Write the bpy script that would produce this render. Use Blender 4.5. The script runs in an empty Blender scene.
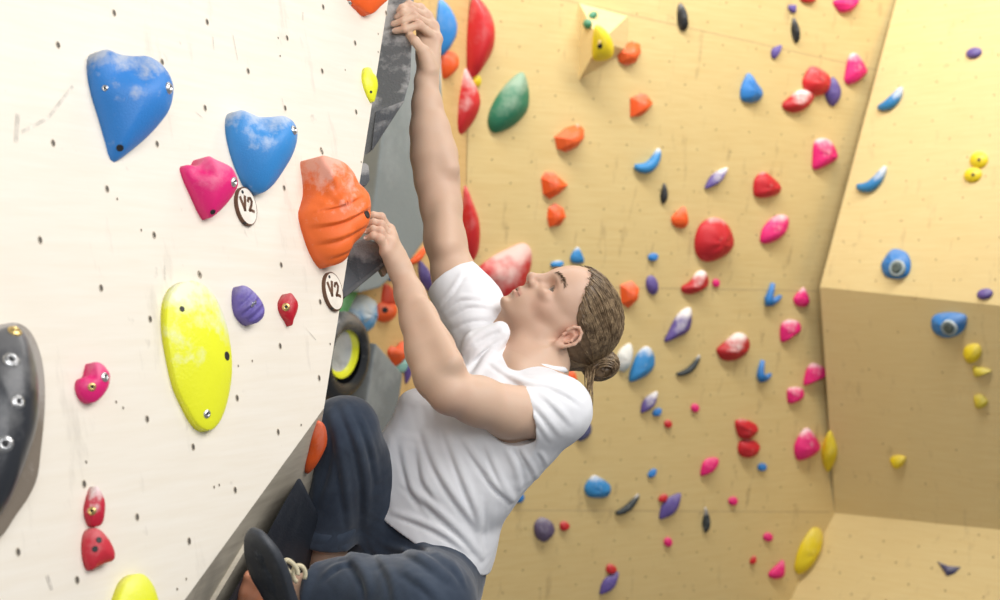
import bpy, math, random
import numpy as np
from mathutils import Vector
from mathutils.bvhtree import BVHTree

random.seed(7)
RNG = np.random.default_rng(7)
COL = bpy.context.scene.collection
FPX = 1400.0                      # 50 mm lens on 36 mm film, 1000 px wide
CAM = np.array([0.0, 0.0, 1.7])   # eye height in metres


# ------------------------------------------------------------------ geometry helpers
def P(x, y, Z):
    """world point seen at photo position (x, y) at distance Z"""
    return np.array([(x - 500.0) / FPX * Z, Z, CAM[2] - (y - 300.0) / FPX * Z])


def ray(x, y):
    return np.array([(x - 500.0) / FPX, 1.0, -(y - 300.0) / FPX])


def nrm(v):
    v = np.asarray(v, float)
    return v / np.linalg.norm(v)


class Plane:
    """plane through three points, normal turned to the viewer's side"""
    def __init__(s, a, b, c):
        s.o = np.asarray(a, float)
        s.n = nrm(np.cross(np.asarray(b) - s.o, np.asarray(c) - s.o))
        if np.dot(s.n, s.o - CAM) > 0:
            s.n = -s.n
        s.up = nrm(np.array([0, 0, 1.0]) - s.n * s.n[2])
        s.rt = nrm(np.cross(s.up, s.n))

    def at(s, x, y, off=0.0):
        r = ray(x, y)
        t = np.dot(s.o + s.n * off - CAM, s.n) / np.dot(r, s.n)
        return CAM + r * t

    def tilted(s, p, a):
        """plane through p whose normal leans from the wall's normal towards -Y"""
        q = Plane.__new__(Plane)
        q.o = np.asarray(p, float)
        q.n = nrm(s.n * (1 - a) + nrm(CAM - p) * a)
        q.up = nrm(np.array([0, 0, 1.0]) - q.n * q.n[2])
        q.rt = nrm(np.cross(q.up, q.n))
        return q

    def local(s, a, b, h=0.0, o=None):
        o = s.o if o is None else o
        return o + s.rt * a + s.up * b + s.n * h


# ------------------------------------------------------------------ materials
def mat_base(name, rough=0.5, spec=0.5):
    m = bpy.data.materials.new(name)
    m.use_nodes = True
    nt = m.node_tree
    b = nt.nodes['Principled BSDF']
    b.inputs['Roughness'].default_value = rough
    b.inputs['Specular IOR Level'].default_value = spec
    return m, nt, b


def nd(nt, t, **kw):
    n = nt.nodes.new(t)
    for k, v in kw.items():
        if k.startswith('i_'):
            key = k[2:].replace('_', ' ')
            n.inputs[int(key) if key.isdigit() else key].default_value = v
        else:
            setattr(n, k, v)
    return n


def lk(nt, a, b):
    nt.links.new(a, b)


def mixc(nt, fac, a, b, mode='MIX'):
    n = nt.nodes.new('ShaderNodeMix')
    n.data_type = 'RGBA'
    n.blend_type = mode
    for sock, v in ((n.inputs[0], fac), (n.inputs[6], a), (n.inputs[7], b)):
        if hasattr(v, 'links'):
            nt.links.new(v, sock)
        else:
            sock.default_value = v if not isinstance(v, tuple) or len(v) == 4 else (*v, 1)
    return n.outputs[2]


def noise(nt, coord, scale, detail=4, rough=0.55, lo=0.4, hi=0.6, c0=0.0, c1=1.0):
    n = nd(nt, 'ShaderNodeTexNoise')
    n.inputs['Scale'].default_value = scale
    n.inputs['Detail'].default_value = detail
    n.inputs['Roughness'].default_value = rough
    lk(nt, coord, n.inputs['Vector'])
    r = nd(nt, 'ShaderNodeMapRange')
    r.inputs['From Min'].default_value = lo
    r.inputs['From Max'].default_value = hi
    r.inputs['To Min'].default_value = c0
    r.inputs['To Max'].default_value = c1
    lk(nt, n.outputs['Fac'], r.inputs['Value'])
    return r.outputs['Result']


def mapping(nt, coord, scale=(1, 1, 1), rot=(0, 0, 0)):
    m = nd(nt, 'ShaderNodeMapping')
    m.inputs['Scale'].default_value = scale
    m.inputs['Rotation'].default_value = rot
    lk(nt, coord, m.inputs['Vector'])
    return m.outputs['Vector']


def bump(nt, b, h, strength=0.2, dist=0.002):
    n = nd(nt, 'ShaderNodeBump')
    n.inputs['Strength'].default_value = strength
    n.inputs['Distance'].default_value = dist
    lk(nt, h, n.inputs['Height'])
    lk(nt, n.outputs['Normal'], b.inputs['Normal'])


def math_n(nt, op, a, b=0.0, clamp=False):
    n = nd(nt, 'ShaderNodeMath', operation=op, use_clamp=clamp)
    for i, v in enumerate((a, b)):
        if hasattr(v, 'links'):
            lk(nt, v, n.inputs[i])
        else:
            n.inputs[i].default_value = v
    return n.outputs[0]


def plywood(name, col, col2, stain, grain_rot=(0, 0, 0), rough=0.55, stain_amt=0.35, seam=None):
    """birch plywood: fine grain, faint knots and grey rubber scuffs"""
    m, nt, b = mat_base(name, rough, 0.3)
    co = nd(nt, 'ShaderNodeTexCoord').outputs['Object']
    g = noise(nt, mapping(nt, co, (2.0, 2.0, 26.0), grain_rot), 3.0, 5, 0.6, 0.3, 0.7)
    c = mixc(nt, g, col, col2)
    big = noise(nt, co, 1.1, 3, 0.5, 0.35, 0.7)
    c = mixc(nt, math_n(nt, 'MULTIPLY', big, 0.35), c, col2)
    st = noise(nt, mapping(nt, co, (7.0, 7.0, 1.6), (0.25, 0.3, 0.1)), 2.3, 5, 0.65, 0.6, 0.78)
    c = mixc(nt, math_n(nt, 'MULTIPLY', st, stain_amt), c, stain)
    sp = noise(nt, co, 17.0, 3, 0.6, 0.69, 0.75)
    c = mixc(nt, math_n(nt, 'MULTIPLY', sp, 0.35), c, stain)
    lk(nt, c, b.inputs['Base Color'])
    bump(nt, b, g, 0.05, 0.001)
    return m


_hm = {}


def hold_mat(name, col, chalk=0.3, rough=0.5, dirt=0.0, bumpy=0.25, chalk_lo=0.55, scale=14.0, spec=0.4, chalk_col=(.93, .9, .87)):
    """moulded resin with hand chalk rubbed into its upper side"""
    key = (name, col, chalk, rough, dirt, bumpy, chalk_lo, scale, spec, chalk_col)
    if key in _hm:
        return _hm[key]
    m, nt, b = mat_base(name, rough, spec)
    tc = nd(nt, 'ShaderNodeTexCoord')
    co, ge = tc.outputs['Object'], tc.outputs['Generated']
    sep = nd(nt, 'ShaderNodeSeparateXYZ')
    lk(nt, ge, sep.inputs[0])
    n1 = noise(nt, co, scale, 5, 0.65, 0.3, 0.7, -0.4, 0.4)
    hgt = math_n(nt, 'ADD', sep.outputs['Z'], n1)
    r = nd(nt, 'ShaderNodeMapRange')
    r.inputs['From Min'].default_value = chalk_lo
    r.inputs['From Max'].default_value = chalk_lo + 0.35
    lk(nt, hgt, r.inputs['Value'])
    f = math_n(nt, 'MULTIPLY', r.outputs['Result'], chalk, True)
    sm = noise(nt, co, scale * 2.6, 5, 0.7, 0.6, 0.72, 0.0, 0.35 * min(1, chalk + 0.1))
    f = math_n(nt, 'MAXIMUM', f, sm, True)
    dk = noise(nt, co, scale * 0.6, 4, 0.6, 0.4, 0.7, 0.0, 0.35)
    c = mixc(nt, dk, col, tuple(v * 0.8 for v in col))
    if dirt:
        dn = noise(nt, co, scale * 0.9, 5, 0.7, 0.52, 0.66, 0.0, dirt)
        c = mixc(nt, dn, c, (.25, .25, .26))
    c = mixc(nt, f, c, chalk_col)
    lk(nt, c, b.inputs['Base Color'])
    gr = noise(nt, co, scale * 18, 3, 0.6, 0.2, 0.8)
    bump(nt, b, gr, bumpy, 0.002)
    _hm[key] = m
    return m


def plain(name, col, rough=0.5, metallic=0.0, var=0.12, scale=30.0, spec=0.4, bumpy=0.1):
    m, nt, b = mat_base(name, rough, spec)
    b.inputs['Metallic'].default_value = metallic
    co = nd(nt, 'ShaderNodeTexCoord').outputs['Object']
    f = noise(nt, co, scale, 4, 0.6, 0.3, 0.7)
    lk(nt, mixc(nt, f, tuple(v * (1 - var) for v in col), tuple(min(1, v * (1 + var)) for v in col)), b.inputs['Base Color'])
    bump(nt, b, f, bumpy, 0.001)
    return m


# ------------------------------------------------------------------ object helpers
def wloc(o):
    v = np.zeros(3)
    while o is not None:
        v += np.array(o.location)
        o = o.parent
    return v


def link(name, verts, faces, mats, parent=None, origin=None, smooth=True, fmat=None):
    """one mesh object; vertices in world space"""
    verts = np.asarray(verts, float)
    if origin is None:
        origin = verts.mean(axis=0)
    origin = np.asarray(origin, float)
    me = bpy.data.meshes.new(name)
    me.from_pydata((verts - origin).tolist(), [], [list(map(int, f)) for f in faces])
    for m in (mats if isinstance(mats, (list, tuple)) else [mats]):
        me.materials.append(m)
    if fmat is not None:
        me.polygons.foreach_set('material_index', np.asarray(fmat, np.int32))
    if smooth:
        me.polygons.foreach_set('use_smooth', np.ones(len(me.polygons), bool))
    me.update()
    o = bpy.data.objects.new(name, me)
    COL.objects.link(o)
    if parent is not None:
        o.parent = parent
        o.location = origin - wloc(parent)
    else:
        o.location = origin
    return o


def tag(o, label=None, cat=None, group=None, kind=None):
    if label:
        o['label'] = label
    if cat:
        o['category'] = cat
    if group:
        o['group'] = group
    if kind:
        o['kind'] = kind
    return o


def empty(name, loc, label, cat, group=None):
    o = bpy.data.objects.new(name, None)
    o.empty_display_size = 0.05
    COL.objects.link(o)
    o.location = loc
    return tag(o, label, cat, group)


def world_bvh(o):
    off = wloc(o)
    return BVHTree.FromPolygons([Vector(np.array(v.co) + off) for v in o.data.vertices], [p.vertices[:] for p in o.data.polygons])


def hit(bvh, x, y):
    loc, n, i, d = bvh.ray_cast(Vector(CAM), Vector(nrm(ray(x, y))))
    if loc is None:
        return None, None
    n = np.array(n)
    if np.dot(n, ray(x, y)) > 0:
        n = -n
    return np.array(loc), n


def frame_of(n):
    n = nrm(n)
    a = np.array([0, 0, 1.0]) if abs(n[2]) < 0.9 else np.array([1.0, 0, 0])
    u = nrm(np.cross(a, n))
    return u, np.cross(n, u), n


def tube(path, radii, seg=8, cap=True):
    """swept tube; returns verts, faces"""
    path = np.asarray(path, float)
    n = len(path)
    radii = np.broadcast_to(np.asarray(radii, float), (n,))
    V, F = [], []
    t0 = nrm(path[1] - path[0])
    u, v, _ = frame_of(t0)
    for i in range(n):
        t = nrm(path[min(i + 1, n - 1)] - path[max(i - 1, 0)])
        u = nrm(u - t * np.dot(u, t))
        v = np.cross(t, u)
        for k in range(seg):
            a = 2 * math.pi * k / seg
            V.append(path[i] + radii[i] * (math.cos(a) * u + math.sin(a) * v))
    for i in range(n - 1):
        for k in range(seg):
            a, b = i * seg + k, i * seg + (k + 1) % seg
            F.append((a, b, b + seg, a + seg))
    if cap:
        F.append(tuple(range(seg))[::-1])
        F.append(tuple((n - 1) * seg + k for k in range(seg)))
    return V, F


def lathe(c, n, prof, seg=20):
    """profile [(radius, height)] turned about axis n at c"""
    u, v, n = frame_of(n)
    V, F = [], []
    for r, h in prof:
        for k in range(seg):
            a = 2 * math.pi * k / seg
            V.append(c + n * h + r * (math.cos(a) * u + math.sin(a) * v))
    for i in range(len(prof) - 1):
        for k in range(seg):
            a, b = i * seg + k, i * seg + (k + 1) % seg
            F.append((a, b, b + seg, a + seg))
    F.append(tuple((len(prof) - 1) * seg + k for k in range(seg)))
    F.append(tuple(range(seg))[::-1])
    return V, F


def join(parts):
    V, F, M = [], [], []
    for p in parts:
        v, f = p[0], p[1]
        o = len(V)
        V += list(v)
        F += [tuple(i + o for i in q) for q in f]
        M += [p[2] if len(p) > 2 else 0] * len(f)
    return V, F, M


def spline(pts, n):
    """closed Catmull-Rom through pts, resampled evenly to n points"""
    p = np.asarray(pts, float)
    m = len(p)
    out = []
    for i in range(m):
        a, b, c, d = p[i - 1], p[i], p[(i + 1) % m], p[(i + 2) % m]
        for t in np.linspace(0, 1, 12, endpoint=False):
            out.append(0.5 * ((2 * b) + (-a + c) * t + (2 * a - 5 * b + 4 * c - d) * t * t + (-a + 3 * b - 3 * c + d) * t ** 3))
    out = np.array(out)
    seg = np.linalg.norm(np.roll(out, -1, 0) - out, axis=1)
    s = np.concatenate([[0], np.cumsum(seg)])
    t = np.linspace(0, s[-1], n, endpoint=False)
    q = np.vstack([out, out[:1]])
    return np.stack([np.interp(t, s, q[:, k]) for k in range(p.shape[1])], 1)


def polyline_ring(pts, n):
    p = np.asarray(pts, float)
    q = np.vstack([p, p[:1]])
    seg = np.linalg.norm(np.diff(q, axis=0), axis=1)
    s = np.concatenate([[0], np.cumsum(seg)])
    t = np.linspace(0, s[-1], n, endpoint=False)
    return np.stack([np.interp(t, s, q[:, k]) for k in range(2)], 1)
# ------------------------------------------------------------------ the climbing walls
def zf(x, y, D=3.4):
    return D / (1 - 1.94 * (x - 500) / FPX + 0.43 * (y - 300) / FPX)


PANEL = Plane(P(100, 100, zf(100, 100)), P(350, 100, zf(350, 100)), P(100, 500, zf(100, 500)))
A_, C_, B_ = PANEL.at(402, -80), PANEL.at(324, 408), PANEL.at(112, 700)
C2_ = P(315, 462, 2.76)
UNDER = Plane(C_, B_, C2_)
B2_ = UNDER.at(262, 780)

BACK = Plane(P(462, 300, 6.2), P(830, 300, 7.2), P(462, 0, 6.0))
LEFT = Plane(BACK.at(470, -100), BACK.at(459, 600), P(320, 300, 5.2))

m_panel = plywood('pale_birch_plywood', (.88, .82, .72), (.84, .765, .645), (.42, .37, .31), (0.0, 0.5, 0.12), 0.5, 0.38)
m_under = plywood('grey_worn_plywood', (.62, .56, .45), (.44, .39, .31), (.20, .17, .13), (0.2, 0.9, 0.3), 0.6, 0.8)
m_back = plywood('honey_birch_plywood', (.80, .63, .31), (.74, .55, .25), (.36, .24, .12), (0.0, 0.0, 0.05), 0.5, 0.7)
m_back2 = plywood('light_honey_plywood', (.80, .65, .34), (.75, .58, .28), (.36, .24, .12), (0.3, 0.2, 0.3), 0.5, 0.4)
m_mid = plywood('amber_plywood', (.78, .54, .25), (.70, .46, .19), (.30, .20, .10), (0.0, 0.1, 0.0), 0.5, 0.5)
m_hole = plain('bolt_hole_shadow_steel', (.13, .115, .095), 0.5, 0.2)
m_rim = plain('bolt_hole_worn_rim', (.62, .54, .43), 0.6)
m_dot = plain('far_bolt_hole', (.34, .24, .11), 0.6)
m_scuff = plain('rubber_scuff', (.72, .66, .57), 0.7, var=0.25, scale=60)


def hole_discs(parts, c, n, r):
    """a T-nut hole: worn rim and a dark sunken cup"""
    V, F = lathe(c + n * 0.0004, n, [(r * 1.25, 0), (r * 1.15, 0.0006), (r * 0.95, 0.0006), (r * 0.9, 0.0002)], 12)
    parts.append(([q - PANEL.rt * np.dot(q - c, PANEL.rt) * .3 for q in V], F[:-2], 2))
    u, v, n = PANEL.rt * .7, PANEL.up, PANEL.n
    parts.append(([c + n * 0.0007 + r * .95 * (math.cos(a) * u + math.sin(a) * v) for a in np.linspace(0, 2 * math.pi, 12, endpoint=False)],
                  [tuple(range(12))], 1))


def seam_strip(parts, pl, x0, y0, x1, y1, w, slot):
    a, b = pl.at(x0, y0, 0.0005), pl.at(x1, y1, 0.0005)
    s = nrm(np.cross(b - a, pl.n)) * w / 2
    parts.append(([a - s, b - s, b + s, a + s], [(0, 1, 2, 3)], slot))


# near boulder: big pale face, grey underside, hidden side and back
far = np.array([-0.55, 1.5, 0.0])
TL, BL = PANEL.at(-330, -150), PANEL.at(-330, 720)
A_ = PANEL.at(412, -150)
A2_ = A_ + ray(400, -150) * 0.5 + np.array([-0.2, 0, 0])
bv = [TL, A_, C_, B_, BL, A2_, C2_, B2_]
parts = [(bv, [(0, 1, 2, 3, 4)], 0), (bv, [(2, 6, 7, 3)], 3), (bv, [(1, 5, 6, 2)], 3), (bv, [(0, 4, 3, 7, 6, 5, 1)], 3)]
parts[3] = ([TL, BL, TL + far, BL + far, A2_, B2_], [(0, 1, 3, 2), (0, 2, 4), (1, 5, 3), (2, 3, 5, 4)], 3)
HOLES = [(114, 13), (207, 22), (58, 45), (162, 62), (248, 71), (205, 108), (53, 143), (157, 144), (323, 7), (287, 38), (355, 43), (322, 71),
         (386, 13), (285, 108), (356, 112), (321, 150), (322, 152), (284, 188), (281, 265), (200, 275), (107, 189), (40, 240), (154, 235),
         (101, 288), (199, 274), (150, 319), (147, 419), (237, 398), (193, 447), (280, 346), (319, 378), (278, 432), (320, 302), (84, 484),
         (137, 517), (235, 490), (189, 541), (18, 552), (77, 580)]
for x, y in HOLES:
    hole_discs(parts, PANEL.at(x, y), PANEL.n, 0.0054)
for x, y in [(278, 38), (280, 56), (378, 52), (378, 34), (345, 70), (141, 230), (117, 199), (123, 408), (116, 402), (238, 366), (252, 361), (301, 425), (219, 485), (214, 487), (86, 462), (186, 579), (177, 589), (330, 344), (361, 162)]:
    hole_discs(parts, PANEL.at(x, y), PANEL.n, 0.0022)
for x0, y0, x1, y1, w in [(22, 132, 48, 118, .006), (48, 118, 73, 86, .006), (18, 114, 16, 142, .008), (165, 265, 165, 280, .004), (47, 575, 52, 590, .006),
                          (209, 160, 213, 180, .002), (303, 12, 303, 20, .003), (213, 37, 214, 50, .003), (196, 112, 203, 118, .002), (282, 98, 285, 112, .003),
                          (306, 328, 316, 340, .002), (233, 35, 238, 60, .002)]:
    seam_strip(parts, PANEL, x0, y0, x1, y1, w, 4)
V, F, M = join(parts)
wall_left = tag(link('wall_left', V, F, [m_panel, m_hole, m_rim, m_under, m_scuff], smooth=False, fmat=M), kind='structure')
# batten under the bottom edge
bp = [UNDER.at(246, 540, .0), UNDER.at(150, 700, .0), UNDER.at(174, 700, .0), UNDER.at(264, 538, .0)]
V = bp + [p + UNDER.n * 0.008 for p in bp]
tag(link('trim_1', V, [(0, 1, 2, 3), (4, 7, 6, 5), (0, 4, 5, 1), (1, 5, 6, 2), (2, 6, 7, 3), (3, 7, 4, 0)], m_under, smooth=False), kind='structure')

# main back wall and the amber wall left of the fold
m_seam = plain('panel_joint', (.60, .45, .23), 0.7)


def lattice(parts, pl, box, du, dv, r, x0=0.0, keep=None):
    """staggered rows of bolt holes over a photo-sized window of the wall"""
    c = pl.at((box[0] + box[2]) / 2, (box[1] + box[3]) / 2)
    n = 34
    for j in range(-n, n):
        for i in range(-n, n):
            p = pl.local(i * du + (du / 2 if j % 2 else 0) + x0, j * dv, 0, c)
            d = p - CAM
            x, y = 500 + FPX * d[0] / d[1], 300 - FPX * d[2] / d[1]
            if box[0] < x < box[2] and box[1] < y < box[3] and (keep is None or keep(x, y)):
                u, v, nn = frame_of(pl.n)
                parts.append(([p + nn * 0.0008 + r * (math.cos(a) * u + math.sin(a) * v) for a in np.linspace(0, 2 * math.pi, 8, endpoint=False)],
                              [tuple(range(8))], 1))


def edge_x(y):
    """where the right-hand bulge meets the back wall"""
    return np.interp(y, [-60, 287, 513, 600], [910, 818, 832, 788])


def on_front_of_pyramid(x, y):
    return not (570 < x < 635 and 0 < y < 85)


parts = [([BACK.at(474, -190), BACK.at(1250, -190), BACK.at(1250, 690), BACK.at(457, 690)], [(0, 1, 2, 3)], 0)]
lattice(parts, BACK, (470, -20, 1000, 610), 0.20, 0.10, 0.0045, keep=lambda x, y: x < edge_x(y) - 8 and on_front_of_pyramid(x, y))
for s in [(474, 510, 830, 512), (474, 285, 818, 291), (476, -20, 890, 73)]:
    seam_strip(parts, BACK, *s, .005, 2)
V, F, M = join(parts)
wall_back = tag(link('wall_back', V, F, [m_back, m_dot, m_seam], smooth=False, fmat=M), kind='structure')

LP = LEFT
parts = [([LP.at(474, -190), LP.at(457, 690), LP.at(180, 690), LP.at(180, -190)], [(0, 1, 2, 3)], 0)]
lattice(parts, LP, (340, -20, 462, 610), 0.20, 0.10, 0.0045)
V, F, M = join(parts)
wall_side = tag(link('wall_side', V, F, [m_mid, m_dot], smooth=False, fmat=M), kind='structure')

# right-hand bulge: upper slab, shaded undercut, lower slab
r1, r2 = BACK.at(912, -60), BACK.at(820, 287, .11)
r3 = P(1000, 305, 6.35)
RU = Plane(r1, r2, r3)
r4 = BACK.at(835, 513)
RD = Plane(r2, r3, r4)
r5 = RD.at(1000, 530)
RL = Plane(r4, BACK.at(788, 604), r5)
k1, k2, k3, k4 = RU.at(1160, -60), RU.at(1160, 322), RD.at(1160, 546), RL.at(1160, 690)
parts = [([r1, r2, k2, k1], [(0, 1, 2, 3)], 0), ([r2, r4, k3, k2], [(0, 1, 2, 3)], 0), ([r4, RL.at(742, 690), k4, k3], [(0, 1, 2, 3)], 0),
         ([k1, k2, k3, k4, k1 + [0, 1.4, 0], k4 + [0, 1.4, 0]], [(0, 1, 2, 3, 5, 4)], 0)]
lattice(parts, RU, (822, -20, 1000, 304), 0.20, 0.10, 0.0045, keep=lambda x, y: x > edge_x(y) + 4 and y < 287 + (x - 820) * .1 - 5)
lattice(parts, RL, (792, 515, 1000, 610), 0.20, 0.10, 0.0055, keep=lambda x, y: x > edge_x(y) + 6 and y > 513 + (x - 835) * .105 + 6)
lattice(parts, RD, (824, 290, 1000, 528), 0.40, 0.20, 0.0045, keep=lambda x, y: x > edge_x(y) + 4 and 292 + (x - 820) * .1 < y < 508 + (x - 835) * .1)
V, F, M = join(parts)
wall_right = tag(link('wall_right', V, F, [m_back2, m_dot], smooth=False, fmat=M), kind='structure')

# crash mats below
m_floor = plain('crash_mat_vinyl', (.20, .21, .23), 0.6, scale=4)
V = [(-5, -3, 0), (6, -3, 0), (6, 9, 0), (-5, 9, 0), (-5, -3, -.3), (6, -3, -.3), (6, 9, -.3), (-5, 9, -.3)]
tag(link('floor', V, [(0, 1, 2, 3), (7, 6, 5, 4), (0, 4, 5, 1), (1, 5, 6, 2), (2, 6, 7, 3), (3, 7, 4, 0)], m_floor, smooth=False), kind='structure')
import bmesh


def fix_normals(o):
    bm = bmesh.new()
    bm.from_mesh(o.data)
    bmesh.ops.recalc_face_normals(bm, faces=bm.faces)
    bm.to_mesh(o.data)
    bm.free()


# ------------------------------------------------------------------ colours
BLUE, SKY, NAVY = (.035, .22, .62), (.30, .55, .80), (.06, .07, .22)
RED, DRED, PINK = (.62, .025, .03), (.42, .015, .02), (.80, .02, .19)
ORANGE, YELLOW, LEMON = (.90, .13, .02), (.85, .66, .02), (.86, .88, .03)
GREEN, PURPLE, BLACK, GREY = (.05, .25, .14), (.13, .09, .33), (.022, .024, .028), (.20, .21, .215)

m_steel = plain('bolt_steel', (.62, .62, .62), 0.3, 0.9)
m_brass = plain('bolt_brass', (.75, .55, .22), 0.35, 0.9)
m_dark = plain('bolt_recess', (.02, .02, .022), 0.5)


def bolt(parent, bvh, x, y, r, kind='steel', sink=0.0):
    """socket-head bolt seated in the face of a hold"""
    p, n = hit(bvh, x, y)
    if p is None:
        return None
    if kind == 'dark':
        V, F = lathe(p - n * r * 0.3, n, [(r * 1.0, 0), (r * 1.0, r * .36), (r * .85, r * .42), (r * .6, r * .36)], 14)
        o = link('screw_hole', V, F, m_dark, parent)
    else:
        a = lathe(p - n * r * 0.5, n, [(r * 1.25, 0), (r * 1.25, r * .62), (r * 1.05, r * .75), (r * .9, r * .75), (r * .82, r * .95), (r * .55, r * .95), (r * .5, r * .5)], 16)
        u, v, _ = frame_of(n)
        hx = [p + n * r * .08 + r * .5 * (math.cos(t) * u + math.sin(t) * v) for t in np.linspace(0, 2 * math.pi, 6, endpoint=False)]
        V, F, M = join([(a[0], a[1], 0), (hx, [tuple(range(6))], 1)])
        o = link('bolt', V, F, [m_steel if kind == 'steel' else m_brass, m_dark], parent, fmat=M)
    return o


def hold(name, outline, pl, mat, label, group=None, cat='climbing hold', h0=0.006, dome=0.5, tilt=0.0, shift=(0, 0), facet=False, power=2.0,
         bolts=(), n=56, rings=9, hfun=None, lobes=0.0, base=1.01, anchor='left', kind=None, parent=None, two=None, fit=True, dry=False):
    """a resin hold: outline ring lifted off the wall, skirt down to the wall, domed face towards the climber"""
    pts = np.asarray(outline, float)
    if fit:
        want = np.array([spline(pts, 60).min(0) if not facet else pts.min(0), spline(pts, 60).max(0) if not facet else pts.max(0)])
        cur = pts.copy()
        for _ in range(3):
            V = hold(name, cur, pl, mat, label, h0=h0, dome=dome, tilt=tilt, shift=shift, facet=facet, power=power, n=n, rings=rings, hfun=hfun,
                     lobes=lobes, base=base, anchor=anchor, fit=False, dry=True)
            d = np.array(V) - CAM
            q = np.stack([500 + FPX * d[:, 0] / d[:, 1], 300 - FPX * d[:, 2] / d[:, 1]], 1)
            lo, hi = q.min(0), q.max(0)
            k = (want[1] - want[0]) / (hi - lo)
            cur = want[0] + (cur - lo) * k
        return hold(name, cur, pl, mat, label, group, cat, h0, dome, tilt, shift, facet, power, bolts, n, rings, hfun, lobes, base, anchor, kind, parent, two, False)
    if facet:
        ring = polyline_ring(pts, len(pts) * 4)
        # keep true corners
        ring = np.concatenate([np.linspace(pts[i], pts[(i + 1) % len(pts)], 3, endpoint=False) for i in range(len(pts))])
    else:
        ring = spline(pts, n)
    n = len(ring)
    c = ring.mean(axis=0)
    if tilt > 0:
        i = int(np.argmin(ring[:, 0])) if anchor == 'left' else int(np.argmax(ring[:, 1]))
        q = pl.tilted(pl.at(*ring[i], h0), tilt)
        W = np.array([q.at(*p) for p in ring])
        cw = q.at(*c)
        up = q.n
        sh = q.at(c[0] + shift[0], c[1] + shift[1]) - cw
    else:
        W = np.array([pl.at(p[0], p[1], h0) for p in ring])
        cw = pl.at(c[0], c[1], h0)
        up = pl.n
        sh = pl.at(c[0] + shift[0], c[1] + shift[1], h0) - cw
    R = np.linalg.norm(W - cw, axis=1).mean()
    H = dome * R
    foot = W - np.outer((W - pl.o) @ pl.n, pl.n)
    cf = foot.mean(axis=0)
    foot = cf + (foot - cf) * base - pl.n * 0.001
    V = list(foot)
    F = []
    lay = [list(range(n))]
    ss = [1.0, .62, .30] if facet else list(np.cos(np.linspace(0, math.pi / 2, rings, endpoint=False)))
    for s in ss:
        ids = []
        for k in range(n):
            th = 2 * math.pi * k / n
            h = H * (1 - s ** power) ** (1.0 if facet else 0.75)
            p = cw + (W[k] - cw) * s + sh * (1 - s)
            if lobes:
                h *= 1 + lobes * math.sin(3 * th + 1.3 * R * 90) * s + lobes * .6 * math.sin(5 * th + 2)
            if hfun is not None:
                h += R * hfun((ring[k] - c) * s + c + np.array(shift) * (1 - s), s, th)
            ids.append(len(V))
            V.append(p + up * h)
        lay.append(ids)
    for a, b in zip(lay[:-1], lay[1:]):
        for k in range(n):
            F.append((a[k], a[(k + 1) % n], b[(k + 1) % n], b[k]))
    h = H if hfun is None else H + R * hfun(c + np.array(shift), 0, 0)
    V.append(cw + sh + up * h)
    top = len(V) - 1
    for k in range(n):
        F.append((lay[-1][k], lay[-1][(k + 1) % n], top))
    F.append(tuple(reversed(lay[0])))
    if dry:
        return V
    o = link(name, V, F, mat, parent, smooth=not facet)
    fix_normals(o)
    tag(o, label, cat, group, kind)
    if bolts:
        bv = world_bvh(o)
        for b in bolts:
            bolt(o, bv, *b)
    return o


def E(cx, cy, rx, ry, rot=0, k=14, e=1.0):
    r = math.radians(rot)
    out = []
    for t in np.linspace(0, 2 * math.pi, k, endpoint=False):
        a, b = rx * math.copysign(abs(math.cos(t)) ** e, math.cos(t)), ry * math.copysign(abs(math.sin(t)) ** e, math.sin(t))
        out.append((cx + a * math.cos(r) - b * math.sin(r), cy + a * math.sin(r) + b * math.cos(r)))
    return out


def T(cx, cy, rx, ry, rot=0):
    """teardrop, point upwards before rotation"""
    q = [(0, -1), (.38, -.62), (.8, -.1), (1, .35), (.75, .8), (.25, 1), (-.25, 1), (-.75, .8), (-1, .35), (-.8, -.1), (-.38, -.62)]
    r = math.radians(rot)
    return [(cx + a * rx * math.cos(r) - b * ry * math.sin(r), cy + a * rx * math.sin(r) + b * ry * math.cos(r)) for a, b in q]


def L(cx, cy, rx, ry, rot=0):
    """lens with two pointed ends, long axis vertical before rotation"""
    q = [(0, -1), (.5, -.68), (.88, -.3), (1, .05), (.85, .4), (.45, .75), (0, 1), (-.45, .75), (-.85, .4), (-1, .05), (-.88, -.3), (-.5, -.68)]
    r = math.radians(rot)
    return [(cx + a * rx * math.cos(r) - b * ry * math.sin(r), cy + a * rx * math.sin(r) + b * ry * math.cos(r)) for a, b in q]


def banana(name, path, rad, pl, mat, label, group=None, cat='climbing hold', lift=0.55, ends=0.35, flat=1.0):
    """curved bar hold: tapered tube lying against the wall"""
    pts = np.asarray(path, float)
    m = 14
    t = np.linspace(0, 1, m)
    k = np.linspace(0, 1, len(pts))
    if len(pts) == 3:
        px = (1 - t)[:, None] ** 2 * pts[0] + 2 * (t * (1 - t))[:, None] * (2 * pts[1] - .5 * pts[0] - .5 * pts[2]) + t[:, None] ** 2 * pts[2]
    else:
        px = np.stack([np.interp(t, k, pts[:, i]) for i in range(2)], 1)
    rpx = rad * (ends + (1 - ends) * np.sin(np.pi * t) ** .6)
    W = np.array([pl.at(*p) for p in px])
    sc = np.array([(w[1]) / FPX for w in W])
    rr = rpx * sc
    W = W + np.outer(rr * lift, pl.n)
    V, F = tube(W, rr, 12)
    o = link(name, V, F, mat)
    fix_normals(o)
    return tag(o, label, cat, group)


# ------------------------------------------------------------------ holds on the near face
PN = PANEL
def sag(px, py, rx, ry, d):
    return lambda p, s, th: -d * math.exp(-((p[0] - px) / rx) ** 2 - ((p[1] - py) / ry) ** 2) * (1 - s ** 4)


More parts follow.
